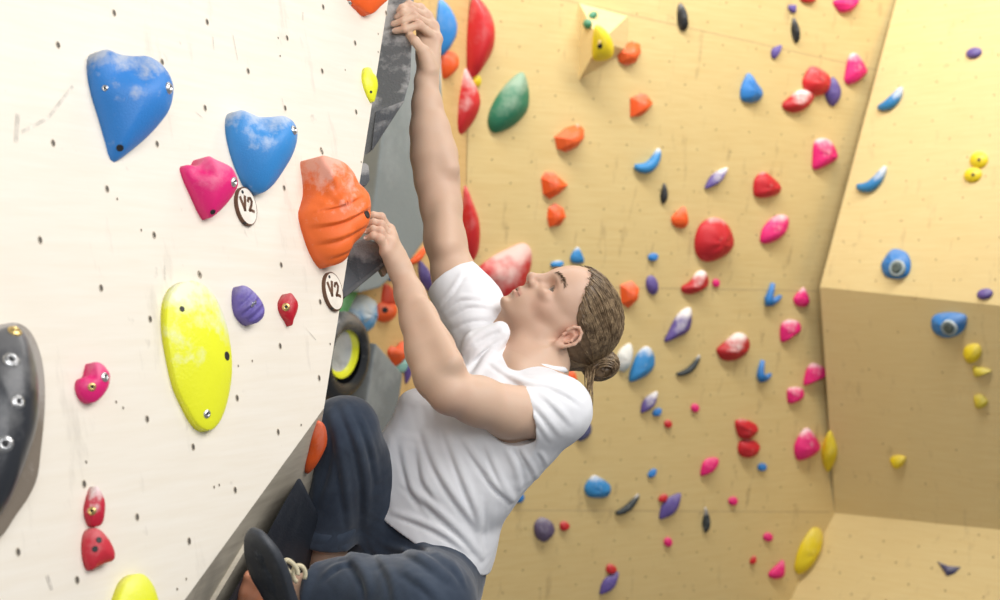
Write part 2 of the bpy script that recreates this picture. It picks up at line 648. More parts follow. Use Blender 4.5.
G1 = 'holds on the near pale face'
hold('climbing_hold', [(97, 50), (105, 50), (115, 54), (130, 56), (145, 56), (158, 62), (168, 73), (173, 85), (173, 97), (168, 112), (158, 125), (145, 138), (130, 150), (116, 160), (108, 163), (103, 158), (99, 140), (94, 118), (88, 95), (86, 75), (89, 58)],
     PN, hold_mat('blue_resin_grey_chalk', BLUE, .75, .42, chalk_lo=.72, scale=16, chalk_col=(.55, .57, .60)), 'largest blue resin hold, upper left of the pale face, dished top greyed by chalk', G1,
     tilt=.5, dome=.5, h0=.01, shift=(8, -4), hfun=sag(122, 68, 26, 16, .22), bolts=[(169, 88, .008), (105, 88, .004), (120, 148, .006, 'dark')], rings=14, n=72)
hold('climbing_hold', [(236, 110), (246, 113), (256, 117), (270, 117), (282, 116), (292, 121), (297, 130), (297, 142), (292, 157), (283, 172), (272, 187), (262, 195), (255, 196), (246, 191), (237, 178), (229, 160), (225, 142), (225, 128), (229, 115)],
     PN, hold_mat('blue_resin_pale_chalk', (.045, .27, .66), .6, .42, chalk_lo=.66, scale=16, chalk_col=(.68, .72, .78)), 'heart-shaped blue resin hold above the two wooden grade tags', G1,
     tilt=.5, dome=.5, h0=.01, shift=(4, -4), hfun=sag(258, 124, 16, 14, .25), bolts=[(294, 130, .007)], rings=14, n=72)
hold('climbing_hold', [(179, 168), (184, 165), (195, 166), (205, 156), (215, 160), (230, 167), (236, 176), (238, 186), (232, 198), (222, 210), (210, 220), (206, 220), (200, 213), (190, 195), (182, 180)],
     PN, hold_mat('pink_resin', PINK, .12, .4, scale=18), 'bright pink notched resin hold beside the upper wooden grade tag', G1,
     tilt=.5, dome=.5, h0=.008, shift=(3, -2), hfun=sag(197, 170, 9, 8, .25), bolts=[(234, 182, .007), (213, 212, .005, 'dark')], rings=12)


def ridges(p, s, th):
    y = p[1] + 0.30 * (p[0] - 335)
    b = 0.0
    if y > 206:
        f = ((y - 206 + 2.5 * math.sin(p[0] * .09)) / 16.5) % 1.0
        b = .15 * (f ** .6 if f < .84 else (1 - f) * 5.6) - .05
    else:
        b = .03 * math.sin(p[0] * .45) * math.sin(p[1] * .3)
    return b * (1 - s ** 6) + .06 * math.exp(-((y - 204) / 7.0) ** 2) * (1 - s ** 6)


hold('climbing_hold', [(316, 157), (330, 158), (343, 163), (352, 172), (358, 183), (365, 190), (370, 198), (371, 212), (369, 225), (362, 238), (352, 248), (345, 262), (335, 268), (326, 269), (318, 264), (311, 256), (305, 245), (299, 228), (298, 215), (305, 204), (312, 193), (315, 178)],
     PN, hold_mat('orange_resin_rubbed', (.92, .17, .03), .62, .5, chalk_lo=.60, scale=22, chalk_col=(.88, .55, .46)), 'big ribbed orange hold with a pale rubbed top at the climber\'s lower hand', G1,
     tilt=.55, dome=.5, h0=.01, shift=(4, 6), hfun=ridges, bolts=[(367, 214, .009, 'dark')], rings=40, n=120)
hold('climbing_hold', [(183, 281), (195, 282), (207, 290), (217, 303), (226, 325), (231, 350), (232, 375), (228, 400), (221, 420), (212, 431), (203, 432), (193, 425), (182, 408), (171, 385), (163, 350), (160, 325), (162, 303), (170, 288)],
     PN, hold_mat('lemon_resin_chalky', LEMON, .8, .35, chalk_lo=.62, scale=10, chalk_col=(.84, .86, .74)), 'tall flat lemon yellow oval hold with a chalky top', G1,
     tilt=.12, dome=.16, h0=.012, shift=(2, 0), bolts=[(227, 356, .008, 'dark'), (207, 414, .006), (182, 309, .005, 'dark')], rings=10, n=72)
hold('climbing_hold', [(237, 286), (243, 286), (250, 290), (259, 299), (264, 308), (264, 317), (258, 324), (250, 326), (240, 322), (233, 315), (231, 305), (233, 293)],
     PN, hold_mat('violet_resin', (.16, .12, .42), .12, .5, scale=22), 'small violet ribbed hold right of the lemon oval', G1, tilt=.5, dome=.5, h0=.008,
     hfun=lambda p, s, th: .12 * math.sin((p[0] + p[1]) * .55) * (1 - s ** 4), bolts=[(254, 304, .006)], rings=12)
hold('climbing_hold', [(288, 293), (294, 297), (298, 304), (297, 312), (293, 321), (291, 327), (287, 322), (280, 315), (277, 308), (279, 301)],
     PN, hold_mat('crimson_resin', (.55, .012, .03), .1, .35, scale=22), 'small crimson teardrop hold pointing down, beside the violet hold', G1, tilt=.45, dome=.4, h0=.006, bolts=[(286, 307, .006, 'brass')])
hold('climbing_hold', [(93, 362), (101, 364), (107, 370), (110, 376), (108, 388), (101, 398), (92, 404), (84, 403), (77, 397), (74, 388), (77, 380), (86, 376), (90, 368)],
     PN, hold_mat('pink_resin', PINK, .12, .4, scale=18), 'small pink hold with two bolts, alone left of the lemon oval', G1, tilt=.4, dome=.4, h0=.008, hfun=sag(88, 374, 6, 5, .2),
     bolts=[(105, 377, .006), (92, 387, .005, 'brass')])
hold('climbing_hold', [(95, 486), (100, 491), (105, 502), (104, 518), (100, 526), (90, 527), (84, 518), (83, 508), (87, 498), (91, 490)],
     PN, hold_mat('ruby_resin', (.60, .02, .05), .75, .4, chalk_lo=.55, scale=24), 'upper of the two touching red holds, chalk-whitened tip, brass bolt', G1, tilt=.4, dome=.45, h0=.006, bolts=[(92, 511, .005, 'brass')])
hold('climbing_hold', [(91, 528), (100, 531), (110, 542), (115, 554), (113, 561), (104, 564), (95, 568), (89, 571), (84, 566), (81, 556), (81, 543), (84, 533)],
     PN, hold_mat('scarlet_resin', (.62, .03, .05), .1, .4, scale=24), 'lower of the two touching red holds, with two dark bolt holes', G1, tilt=.4, dome=.45, h0=.006,
     bolts=[(99, 540, .0045, 'dark'), (95, 549, .0045, 'dark')])
hold('climbing_hold', [(110, 605), (114, 593), (120, 582), (130, 575), (140, 574), (150, 582), (157, 596), (160, 615), (155, 640), (140, 655), (122, 645), (112, 625)],
     PN, hold_mat('lemon_resin_clean', LEMON, .1, .35, scale=10), 'lemon yellow rounded hold cut off by the photo\'s bottom edge', G1, tilt=.15, dome=.25, h0=.012)
hold('climbing_hold', [(340, -14), (346, -2), (352, 6), (358, 10), (370, 17), (380, 9), (389, 0), (392, -12), (385, -30), (350, -34)],
     PN, hold_mat('orange_resin_clean', (.92, .13, .02), .1, .45, scale=18), 'orange pointed hold cut off by the photo\'s top edge', G1, tilt=.3, dome=.3, h0=.008, bolts=[(349, 3, .005)])
hold('climbing_hold', [(364, 68), (369, 68), (372, 73), (376, 77), (378, 86), (376, 96), (373, 103), (368, 98), (363, 88), (361, 78)],
     PN, hold_mat('lemon_resin_clean', LEMON, .1, .35, scale=10), 'small lemon yellow hold at the pale face\'s right edge under the orange point', G1, tilt=.2, dome=.3, h0=.006, bolts=[(371, 92, .003, 'dark')])
# big black hold cut off by the left edge: brown worn skirt and dark body
sk = hold('climbing_hold', [(0, 324), (14, 323), (26, 329), (35, 342), (42, 362), (45, 390), (44, 420), (40, 455), (36, 480), (26, 500), (12, 518), (-5, 540), (-30, 552), (-50, 500), (-55, 430), (-45, 360), (-20, 333)],
          PN, hold_mat('worn_brown_flange', (.22, .18, .14), .25, .5, scale=8), 'huge black rounded hold with worn brown flange, cut off by the photo\'s left edge', G1, tilt=.05, dome=.06, h0=.02, n=72)
bk = hold('body', [(-2, 328), (14, 326), (24, 333), (31, 346), (37, 366), (39, 392), (38, 418), (33, 440), (24, 462), (10, 492), (-8, 520), (-35, 530), (-48, 480), (-50, 430), (-42, 365), (-20, 338)],
          PN, hold_mat('black_resin_gloss', (.035, .038, .045), .12, .28, scale=8, bumpy=.1), None, None, None, tilt=.12, dome=.5, h0=.03, n=72, rings=12, parent=sk,
          bolts=[(15, 331, .008, 'brass'), (11, 360, .009), (18, 402, .008), (5, 444, .009)])

# wooden grade tags
m_tag = plain('tag_birch', (.86, .80, .70), 0.5)
m_burn = plain('burnt_edge', (.14, .07, .04), 0.6)


def stroke(pl, pts, w, h):
    parts = []
    for a, b in zip(pts[:-1], pts[1:]):
        p, q = pl.at(*a), pl.at(*b)
        s = nrm(np.cross(q - p, pl.n)) * w / 2
        e = nrm(q - p) * w * .3
        c = [p - s - e, q - s + e, q + s + e, p + s - e]
        V = [v + pl.n * h for v in c] + [v + pl.n * (h + .0008) for v in c]
        parts.append((V, [(0, 3, 2, 1), (4, 5, 6, 7), (0, 1, 5, 4), (1, 2, 6, 5), (2, 3, 7, 6), (3, 0, 4, 7)]))
    return join(parts)


def grade_tag(cx, cy, ry, label):
    c = PN.at(cx, cy)
    r = ry * c[1] / FPX * 1.02
    th = .008
    prof = [(r, 0.0), (r, th - .001), (r - .001, th), (r * .93, th), (r * .9, th - .0002)]
    V, F = lathe(c, PN.n, prof, 40)
    V = [c + (v - c) - PN.rt * np.dot(v - c, PN.rt) * .22 for v in V]
    o = link('grade_tag', V, F, [m_tag, m_burn], smooth=False, fmat=[1] * 40 + [1] * 40 + [1] * 40 + [0] * 40 + [0, 0])
    tag(o, label, 'tag', 'wooden grade tags')
    s = r / .042
    def q(a, b):
        d = c + PN.rt * a * r * .78 + PN.up * b * r - CAM
        return (500 + FPX * d[0] / d[1], 300 - FPX * d[2] / d[1])
    vee = [q(-.62, .42), (q(-.32, -.22)), q(-.12, .48)]
    two = [q(.12, .25), q(.22, .40), q(.42, .42), q(.52, .26), q(.42, .06), q(.16, -.22), q(.34, -.20), q(.60, -.26)]
    V, F, _ = join([stroke(PN, vee, .0065, th - .0003), stroke(PN, two, .0055, th - .0003)])
    link('lettering', V, F, m_burn, o, smooth=False)
    bv = world_bvh(o)
    x, y = q(.1, .78)
    bolt(o, bv, x, y, .0035, 'dark')
    x, y = q(-.2, -.85)
    bolt(o, bv, x, y, .0035, 'dark')
    return o


grade_tag(244, 207, 19.5, 'wooden V2 grade disc between the pink and blue holds')
grade_tag(331, 292, 19.5, 'wooden V2 grade disc below the big ribbed orange hold')


# ------------------------------------------------------------------ things on the near boulder's edge
def prism(name, front, back_off, mat, label, cat, group=None, bevel=0.004, parent=None):
    """solid between a traced front outline and its copy set back along back_off"""
    f = [np.asarray(p, float) for p in front]
    n = len(f)
    offs = back_off if isinstance(back_off, list) else [back_off] * n
    V = f + [p + np.asarray(o_) for p, o_ in zip(f, offs)]
    F = [tuple(range(n)), tuple(range(2 * n - 1, n - 1, -1))] + [(i, (i + 1) % n, n + (i + 1) % n, n + i) for i in range(n)]
    bm = bmesh.new()
    vs = [bm.verts.new(v) for v in V]
    for q in F:
        bm.faces.new([vs[i] for i in q])
    bmesh.ops.recalc_face_normals(bm, faces=bm.faces)
    if bevel:
        bmesh.ops.bevel(bm, geom=bm.edges[:], offset=bevel, segments=2, affect='EDGES', profile=.6)
    me_v = [np.array(v.co) for v in bm.verts]
    bm.verts.index_update()
    me_f = [[v.index for v in q.verts] for q in bm.faces]
    bm.free()
    o = link(name, me_v, me_f, mat, parent, smooth=False)
    return tag(o, label, cat, group)


m_vol = hold_mat('grey_textured_volume', (.115, .118, .12), .42, .75, 0.3, .8, .35, 11)
m_vol2 = hold_mat('charcoal_textured_volume', (.085, .090, .10), .3, .7, 0.2, .8, .6, 13)
# long grey volume gripped by the upper hand
def pe(x, y, dz):
    ex = 390 - .157 * y
    return P(x, y, zf(ex, y) + dz)


fr = [pe(372, -70, .03), pe(418, -70, .03), pe(413, 30, .035), pe(411, 78, .04), pe(405, 100, .045), pe(371, 152, .05), pe(340, 170, .05), pe(340, 60, .03)]
bo = [np.array([-.16, .42, 0])] * 2 + [np.array([-.12, .36, 0])] * 2 + [np.array([-.10, .26, .02]), np.array([-.02, .12, .03]), np.array([-.02, .12, .03]), np.array([-.16, .42, 0])]
vol = prism('volume', fr, bo, m_vol, 'long grey textured volume on the boulder edge gripped by the climber\'s upper hand', 'volume', 'dark volumes on the boulder edge', .006)
lf = [pe(376, 112, .0475), pe(404.5, 101, .0435), pe(372, 151, .0485)]
V = lf + [p + np.array([0, -.006, 0]) for p in lf]
link('dark_lower_facet', V, [(0, 1, 2), (5, 4, 3), (0, 3, 4, 1), (1, 4, 5, 2), (2, 5, 3, 0)], m_vol2, vol, smooth=False)  # lower facet laid on in the darker charcoal
# volume below the ribbed orange hold
fr = [pe(340, 235, .02), pe(352, 240, .02), pe(366, 238, .03), pe(378, 243, .045), pe(385, 256, .06), pe(384, 264, .06), pe(362, 281, .055), pe(341, 302, .04), pe(325, 312, .03), pe(325, 240, .02)]
v2 = prism('volume', fr, np.array([-.05, .22, .0]), m_vol2, 'charcoal volume jutting out below the ribbed orange hold under the lower hand', 'volume', 'dark volumes on the boulder edge', .006)
f2 = [pe(384, 261, .058), pe(387, 265, .058), pe(388, 272, .06), pe(384, 277, .06), pe(380, 270, .06)]
prism('wood_corner', f2, np.array([-.01, .05, 0]), plain('raw_wood', (.30, .24, .17), .6), None, None, None, .002, v2)
f3 = [pe(342, 297, .036), pe(345, 292, .036), pe(384, 262, .056), pe(385, 265, .056), pe(346, 296.5, .036)]
prism('lower_bevel', f3, np.array([0, .01, 0]), hold_mat('slate_bevel', (.09, .095, .10), .2, .7), None, None, None, 0, v2)
# sliver of black volume beside the ribbed hold's top
prism('volume', [pe(366, 163, .03), pe(369, 166, .03), pe(370, 180, .03), pe(366, 186, .03), pe(352, 186, .02), pe(352, 163, .02)], np.array([-.03, .1, 0]), m_vol2,
      'sliver of black volume just above the ribbed orange hold at the edge', 'volume', 'dark volumes on the boulder edge', .003)

# on the grey underside
UN = UNDER
bvx = [(299, 476), (303, 482), (340, 560), (330, 650), (205, 640), (228, 601), (262, 544), (280, 510)]
pts = [UN.at(x, y, .035) for x, y in bvx]
ctr = np.mean(pts, axis=0)
back = [UN.at(x, y, 0) for x, y in bvx]
prism('volume', pts, [(q - p) + (ctr - p) * .04 for p, q in zip(pts, back)], hold_mat('black_volume_paint', (.022, .028, .040), .04, .5, .05, .4, .9, 12, .35, (.3, .33, .36)),
      'black wedge volume on the grey underside behind the climbing shoe', 'volume', 'dark volumes on the boulder edge', .008)
hold('climbing_hold', [(321, 420), (326, 425), (327, 436), (322, 448), (314, 461), (305, 474), (305, 466), (309, 452), (313, 438), (318, 425)],
     UN, hold_mat('orange_resin_clean', (.92, .13, .02), .1, .45, scale=18), 'orange hold on the grey underside, seen edge-on beside the raised knee', 'holds on the underside', dome=.3, h0=.006)
hold('climbing_hold', [(247, 572), (258, 570), (285, 590), (298, 620), (280, 650), (238, 640), (238, 600), (243, 582)],
     Plane(*[UN.at(x, y, .036) for x, y in ((240, 560), (300, 560), (260, 640))]), hold_mat('tan_orange_resin', (.62, .20, .07), .1, .5, scale=18), 'dull orange hold on the black wedge under the climbing shoe', 'holds on the underside', dome=.2, h0=.006)
print('UN Z', [round(UN.at(x, y, .035)[1], 3) for x, y in ((250, 534), (265, 565), (290, 600), (300, 500), (312, 445))])
# ------------------------------------------------------------------ volumes and holds between the boulder and the climber
G2 = 'holds on the amber side wall'
LP2 = LEFT
m_gv = hold_mat('grey_volume_paint', (.29, .325, .33), .2, .6, .12, .3, .5, 4, .3, (.62, .66, .68))
prism('volume', [LP2.at(x, y, .16) for x, y in [(395, 40), (438, 40), (443, 100), (436, 180), (428, 236), (412, 259), (380, 288), (360, 293), (368, 250), (376, 190), (384, 120)]],
      -LP2.n * .17, m_gv, 'tall pale grey volume behind the climber\'s raised arm', 'volume', 'grey volumes on the amber side wall', .01)
prism('volume', [LP2.at(x, y, .12) for x, y in [(376, 343), (403, 374), (399, 405), (392, 470), (355, 470), (366, 405)]],
      -LP2.n * .13, hold_mat('grey_volume_scuffed', (.22, .24, .245), .3, .6, .12, .3, .5, 5, .3, (.55, .58, .58)), 'darker grey pointed volume behind the climber\'s chest, below the orange heart', 'volume', 'grey volumes on the amber side wall', .008)
prism('volume', [LP2.at(x, y, .10) for x, y in [(330, 300), (368, 276), (352, 305), (344, 322), (330, 345)]], -LP2.n * .11,
      hold_mat('green_volume_paint', (.10, .42, .14), .15, .5), 'green wedge volume under the charcoal edge volume', 'volume', None, .008)
prism('volume', [LP2.at(x, y, .05) for x, y in [(437, 56), (441, 58), (442, 100), (439, 104), (436, 98)]], -LP2.n * .06, hold_mat('white_volume', (.75, .76, .77), .1, .5),
      'white sliver of a volume right of the raised forearm', 'volume', None, .004)
# tyre-like black hold with a lemon ring in its dish
nn = LEFT.n
c0 = LEFT.at(338, 356, .09)
R0 = .172
V, F = lathe(c0 - nn * .092, nn, [(R0 * .80, 0), (R0 * .98, .03), (R0 * 1.02, .07), (R0 * .97, .115), (R0 * .85, .14), (R0 * .70, .145), (R0 * .58, .13)], 48)
cup = empty('climbing_hold', c0 - nn * .092, 'big round black hold with a lemon ring and pale glossy dish', 'climbing hold', None)
link('body', V, F[:-2] + [F[-1]], hold_mat('black_resin_gloss2', (.03, .032, .036), .15, .25, scale=8, bumpy=.05), cup)
cr = c0 - nn * .06 + np.array([-.012, 0, .022])
V, F = lathe(cr, nn, [(R0 * .59, .101), (R0 * .55, .101), (R0 * .47, .088), (R0 * .44, .082)], 48)
link('ring', V, F[:-2], hold_mat('lemon_resin_clean', LEMON, .1, .35, scale=10), cup)
V, F = lathe(cr, nn, [(R0 * .45, .084), (R0 * .36, .075), (R0 * .22, .072), (R0 * .08, .072)], 48)
link('dish', V, F[:-2] + [F[-2]], hold_mat('pale_grey_dish', (.55, .57, .58), .5, .15, .5, .05), cup)
# slab of hidden wall the round hold is fixed to
bk_ = c0 - nn * .07
hold('climbing_hold', [(352, 300), (362, 294), (374, 299), (378, 312), (374, 326), (364, 333), (353, 331), (347, 318)], LP2, hold_mat('pale_blue_resin', (.16, .42, .72), 1.0, .5, chalk_lo=.35, scale=9, chalk_col=(.74, .82, .86)),
     'pale chalky blue hold below the charcoal edge volume', G2, dome=.6, lobes=.15)
hold('climbing_hold', [(370, 300), (377, 303), (375, 322), (367, 331), (361, 326), (366, 312)], LP2, hold_mat('mint_resin', (.35, .68, .62), .3, .5, scale=9), 'mint fragment right of the pale chalky blue hold', G2, dome=.3)
hold('climbing_hold', [(384, 284), (392, 288), (399, 295), (396, 304), (388, 306), (381, 304)], LP2, hold_mat('red_orange_resin', (.75, .09, .04), .7, .5, chalk_lo=.75, scale=9, chalk_col=(.90, .45, .36)),
     'upper of two stacked red-orange holds left of the bent forearm', G2, dome=.6, shift=(-2, 2))
hold('climbing_hold', [(378, 304), (388, 301), (396, 303), (397, 311), (392, 320), (383, 322), (376, 318), (376, 310)], LP2, hold_mat('orange_resin_bright', (.92, .12, .02), .1, .5, scale=9),
     'lower of two stacked red-orange holds, round with a centre bolt', G2, dome=.7, bolts=[(385, 310, .012, 'dark')])
hold('climbing_hold', [(398, 346), (404, 341), (408, 346), (407, 355), (402, 361), (395, 366), (391, 360), (387, 352), (391, 346), (395, 348)], LP2, hold_mat('orange_resin_bright', (.92, .12, .02), .1, .5, scale=9),
     'heart-shaped orange hold above the dark grey pointed volume', G2, dome=.6)
hold('climbing_hold', [(403, 352), (409, 350), (411, 360), (404, 372), (397, 370), (396, 364), (401, 362)], LP2, hold_mat('mint_resin', (.35, .68, .62), .3, .5, scale=9), 'mint hold under the orange heart', G2, dome=.3)
hold('climbing_hold', L(425, 276, 6, 17, -22), LP2, hold_mat('purple_resin', PURPLE, .1, .5, scale=9), 'purple pointed hold between the two arms', G2, dome=.5)
hold('climbing_hold', L(409, 362, 4.5, 22, 8), LP2, hold_mat('purple_resin_chalky', (.17, .11, .40), .2, .5, scale=9), 'purple hold mostly hidden by the bent forearm', G2, dome=.5)
hold('climbing_hold', E(391, 275, 4, 6, 10), LP2, hold_mat('blue_resin_plain', BLUE, .1, .45, scale=9), 'tiny blue hold just under the tall grey volume', G2, dome=.5)
banana('climbing_hold', [(409, 263), (417, 257), (424, 248)], 3.6, LP2, hold_mat('orange_resin_bright', (.92, .12, .02), .1, .5, scale=9), 'slim orange bar hold at the foot of the tall grey volume', G2)
hold('climbing_hold', [(368, 150), (376, 145), (378, 150), (374, 160), (369, 168), (366, 164)], LP2, hold_mat('red_resin', RED, .2, .5, scale=9), 'red fragment peeping out under the long grey edge volume', G2, dome=.4)
hold('climbing_hold', [(360, 192), (372, 192), (379, 200), (380, 209), (375, 216), (366, 218), (358, 210)], LP2, hold_mat('sky_resin', (.20, .46, .76), .9, .5, chalk_lo=.6, scale=9), 'light blue hold peeping out behind the ribbed orange hold', G2, dome=.5)

# along the fold
BP = BACK
G3 = 'tall leaf-shaped holds near the fold'
hold('climbing_hold', [(440, 0), (446, 2), (453, 10), (457, 22), (456, 36), (451, 47), (442, 56), (438, 50), (436, 30), (437, 12)], LP2, hold_mat('blue_resin_plain', (.04, .26, .68), .1, .45, scale=9),
     'blue leaf-shaped hold right beside the climber\'s upper hand', G3, dome=.55, shift=(2, 2))
hold('climbing_hold', [(441, 56), (450, 51), (458, 55), (458, 68), (450, 76), (443, 77)], LP2, hold_mat('orange_resin_bright', (.92, .12, .02), .1, .5, scale=9), 'orange hold directly under the blue leaf by the raised wrist', G3, dome=.6)
hold('climbing_hold', [(473, -4), (483, 2), (492, 16), (495, 32), (493, 50), (485, 65), (474, 78), (467, 70), (466, 48), (468, 20)], BP, hold_mat('red_resin', RED, .08, .4, scale=9),
     'topmost of the red leaf holds near the fold, clean and glossy', G3, dome=.55, shift=(4, 0))
hold('climbing_hold', [(464, 67), (472, 79), (479, 93), (480, 106), (473, 122), (461, 136), (451, 142), (447, 128), (450, 104), (457, 82)], BP, hold_mat('red_resin_half_chalked', RED, .55, .5, chalk_lo=.55, scale=5),
     'second red leaf hold from the top, upper half chalky', G3, dome=.55)
hold('climbing_hold', E(477, 81, 4.5, 6), BP, hold_mat('yellow_resin', YELLOW, .1, .45, scale=9), 'tiny yellow hold squeezed between two red leaves', G3, dome=.5)
hold('climbing_hold', [(521, 72), (526, 77), (529, 92), (528, 108), (520, 120), (508, 129), (494, 133), (488, 125), (489, 112), (497, 96), (508, 82)], BP,
     hold_mat('green_resin_chalky', (.03, .20, .11), .55, .5, chalk_lo=.42, scale=5, chalk_col=(.45, .55, .42)), 'dark green leaf-shaped hold with chalky face', G3, dome=.45)
hold('climbing_hold', [(464, 185), (472, 200), (479, 220), (480, 240), (477, 255), (468, 264), (461, 250), (460, 210)], BP, hold_mat('red_resin', RED, .15, .4, scale=9),
     'red leaf hold touching the climber\'s raised upper arm', G3, dome=.5)
hold('climbing_hold', [(522, 243), (530, 247), (532, 258), (529, 273), (521, 292), (506, 306), (495, 310), (484, 292), (476, 272), (490, 258), (507, 249)], BP,
     hold_mat('red_resin_worn', (.62, .03, .035), 1.0, .5, chalk_lo=.42, scale=4, chalk_col=(.78, .50, .46)), 'broad red hold with pale rubbed face in front of the climber\'s chin', G3, dome=.5)

# plywood pyramid with its holds
a, b, c, d = BP.at(579, 3), BP.at(579, 80), BP.at(628, 50), BP.at(628, 16)
ap = BP.at(600, 42, .16)
V = [a, b, c, d, ap]
pyr = link('volume', V, [(0, 1, 4), (1, 2, 4), (2, 3, 4), (3, 0, 4), (3, 2, 1, 0)], m_back2, smooth=False)
fix_normals(pyr)
tag(pyr, 'small plywood pyramid volume high on the back wall', 'volume')
PF1 = Plane(a, d, ap)
PF2 = Plane(b, c, ap)
PF3 = Plane(a, b, ap)
hold('climbing_hold', [(595, 26), (603, 28), (611, 38), (614, 50), (611, 58), (601, 61), (593, 59), (592, 45)], Plane(BP.at(590, 40, .125), BP.at(612, 40, .125), BP.at(600, 60, .10)), hold_mat('yellow_resin', YELLOW, .1, .45, scale=9),
     'yellow hold with a dark bolt on the plywood pyramid', None, dome=.4, bolts=[(600, 46, .012, 'dark')], base=1.0)
hold('climbing_hold', E(593, 15, 4.5, 4), PF1, hold_mat('green_resin', GREEN, .1, .5, scale=9), 'upper of two tiny green holds on the pyramid', None, dome=.6)
hold('climbing_hold', E(587.5, 24, 4.5, 5), PF3, hold_mat('green_resin', GREEN, .1, .5, scale=9), 'lower of two tiny green holds on the pyramid', None, dome=.6)

# ------------------------------------------------------------------ scattered holds on the back wall and bulge
mo = hold_mat('orange_resin_bright', (.92, .12, .02), .12, .5, scale=9)
moc = hold_mat('orange_resin_dusted', (.90, .14, .03), .8, .5, chalk_lo=.85, scale=6)
mr = hold_mat('red_resin', RED, .15, .4, scale=9)
mrc = hold_mat('red_resin_dusted', (.50, .02, .025), .9, .5, chalk_lo=.48, scale=5)
mrl = hold_mat('red_resin_top_dusted', (.58, .02, .03), .7, .5, chalk_lo=.8, scale=5)
mp = hold_mat('pink_resin_plain', PINK, .12, .45, scale=9)
mpc = hold_mat('pink_resin_dusted', PINK, .7, .5, chalk_lo=.6, scale=5)
mb = hold_mat('blue_resin_plain', BLUE, .1, .45, scale=9)
mbc = hold_mat('blue_resin_dusted', (.04, .26, .60), .8, .5, chalk_lo=.62, scale=5)
mu = hold_mat('purple_resin', PURPLE, .1, .5, scale=9)
muc = hold_mat('purple_resin_dusted', (.12, .08, .30), .9, .5, chalk_lo=.46, scale=5)
mk = hold_mat('black_resin', BLACK, .15, .5, scale=9)
mkc = hold_mat('black_resin_dusted', (.04, .05, .055), .8, .5, chalk_lo=.6, scale=6)
my = hold_mat('yellow_resin', YELLOW, .1, .45, scale=9)
myl = hold_mat('yellow_resin_olive', (.70, .58, .06), .15, .5, scale=9)

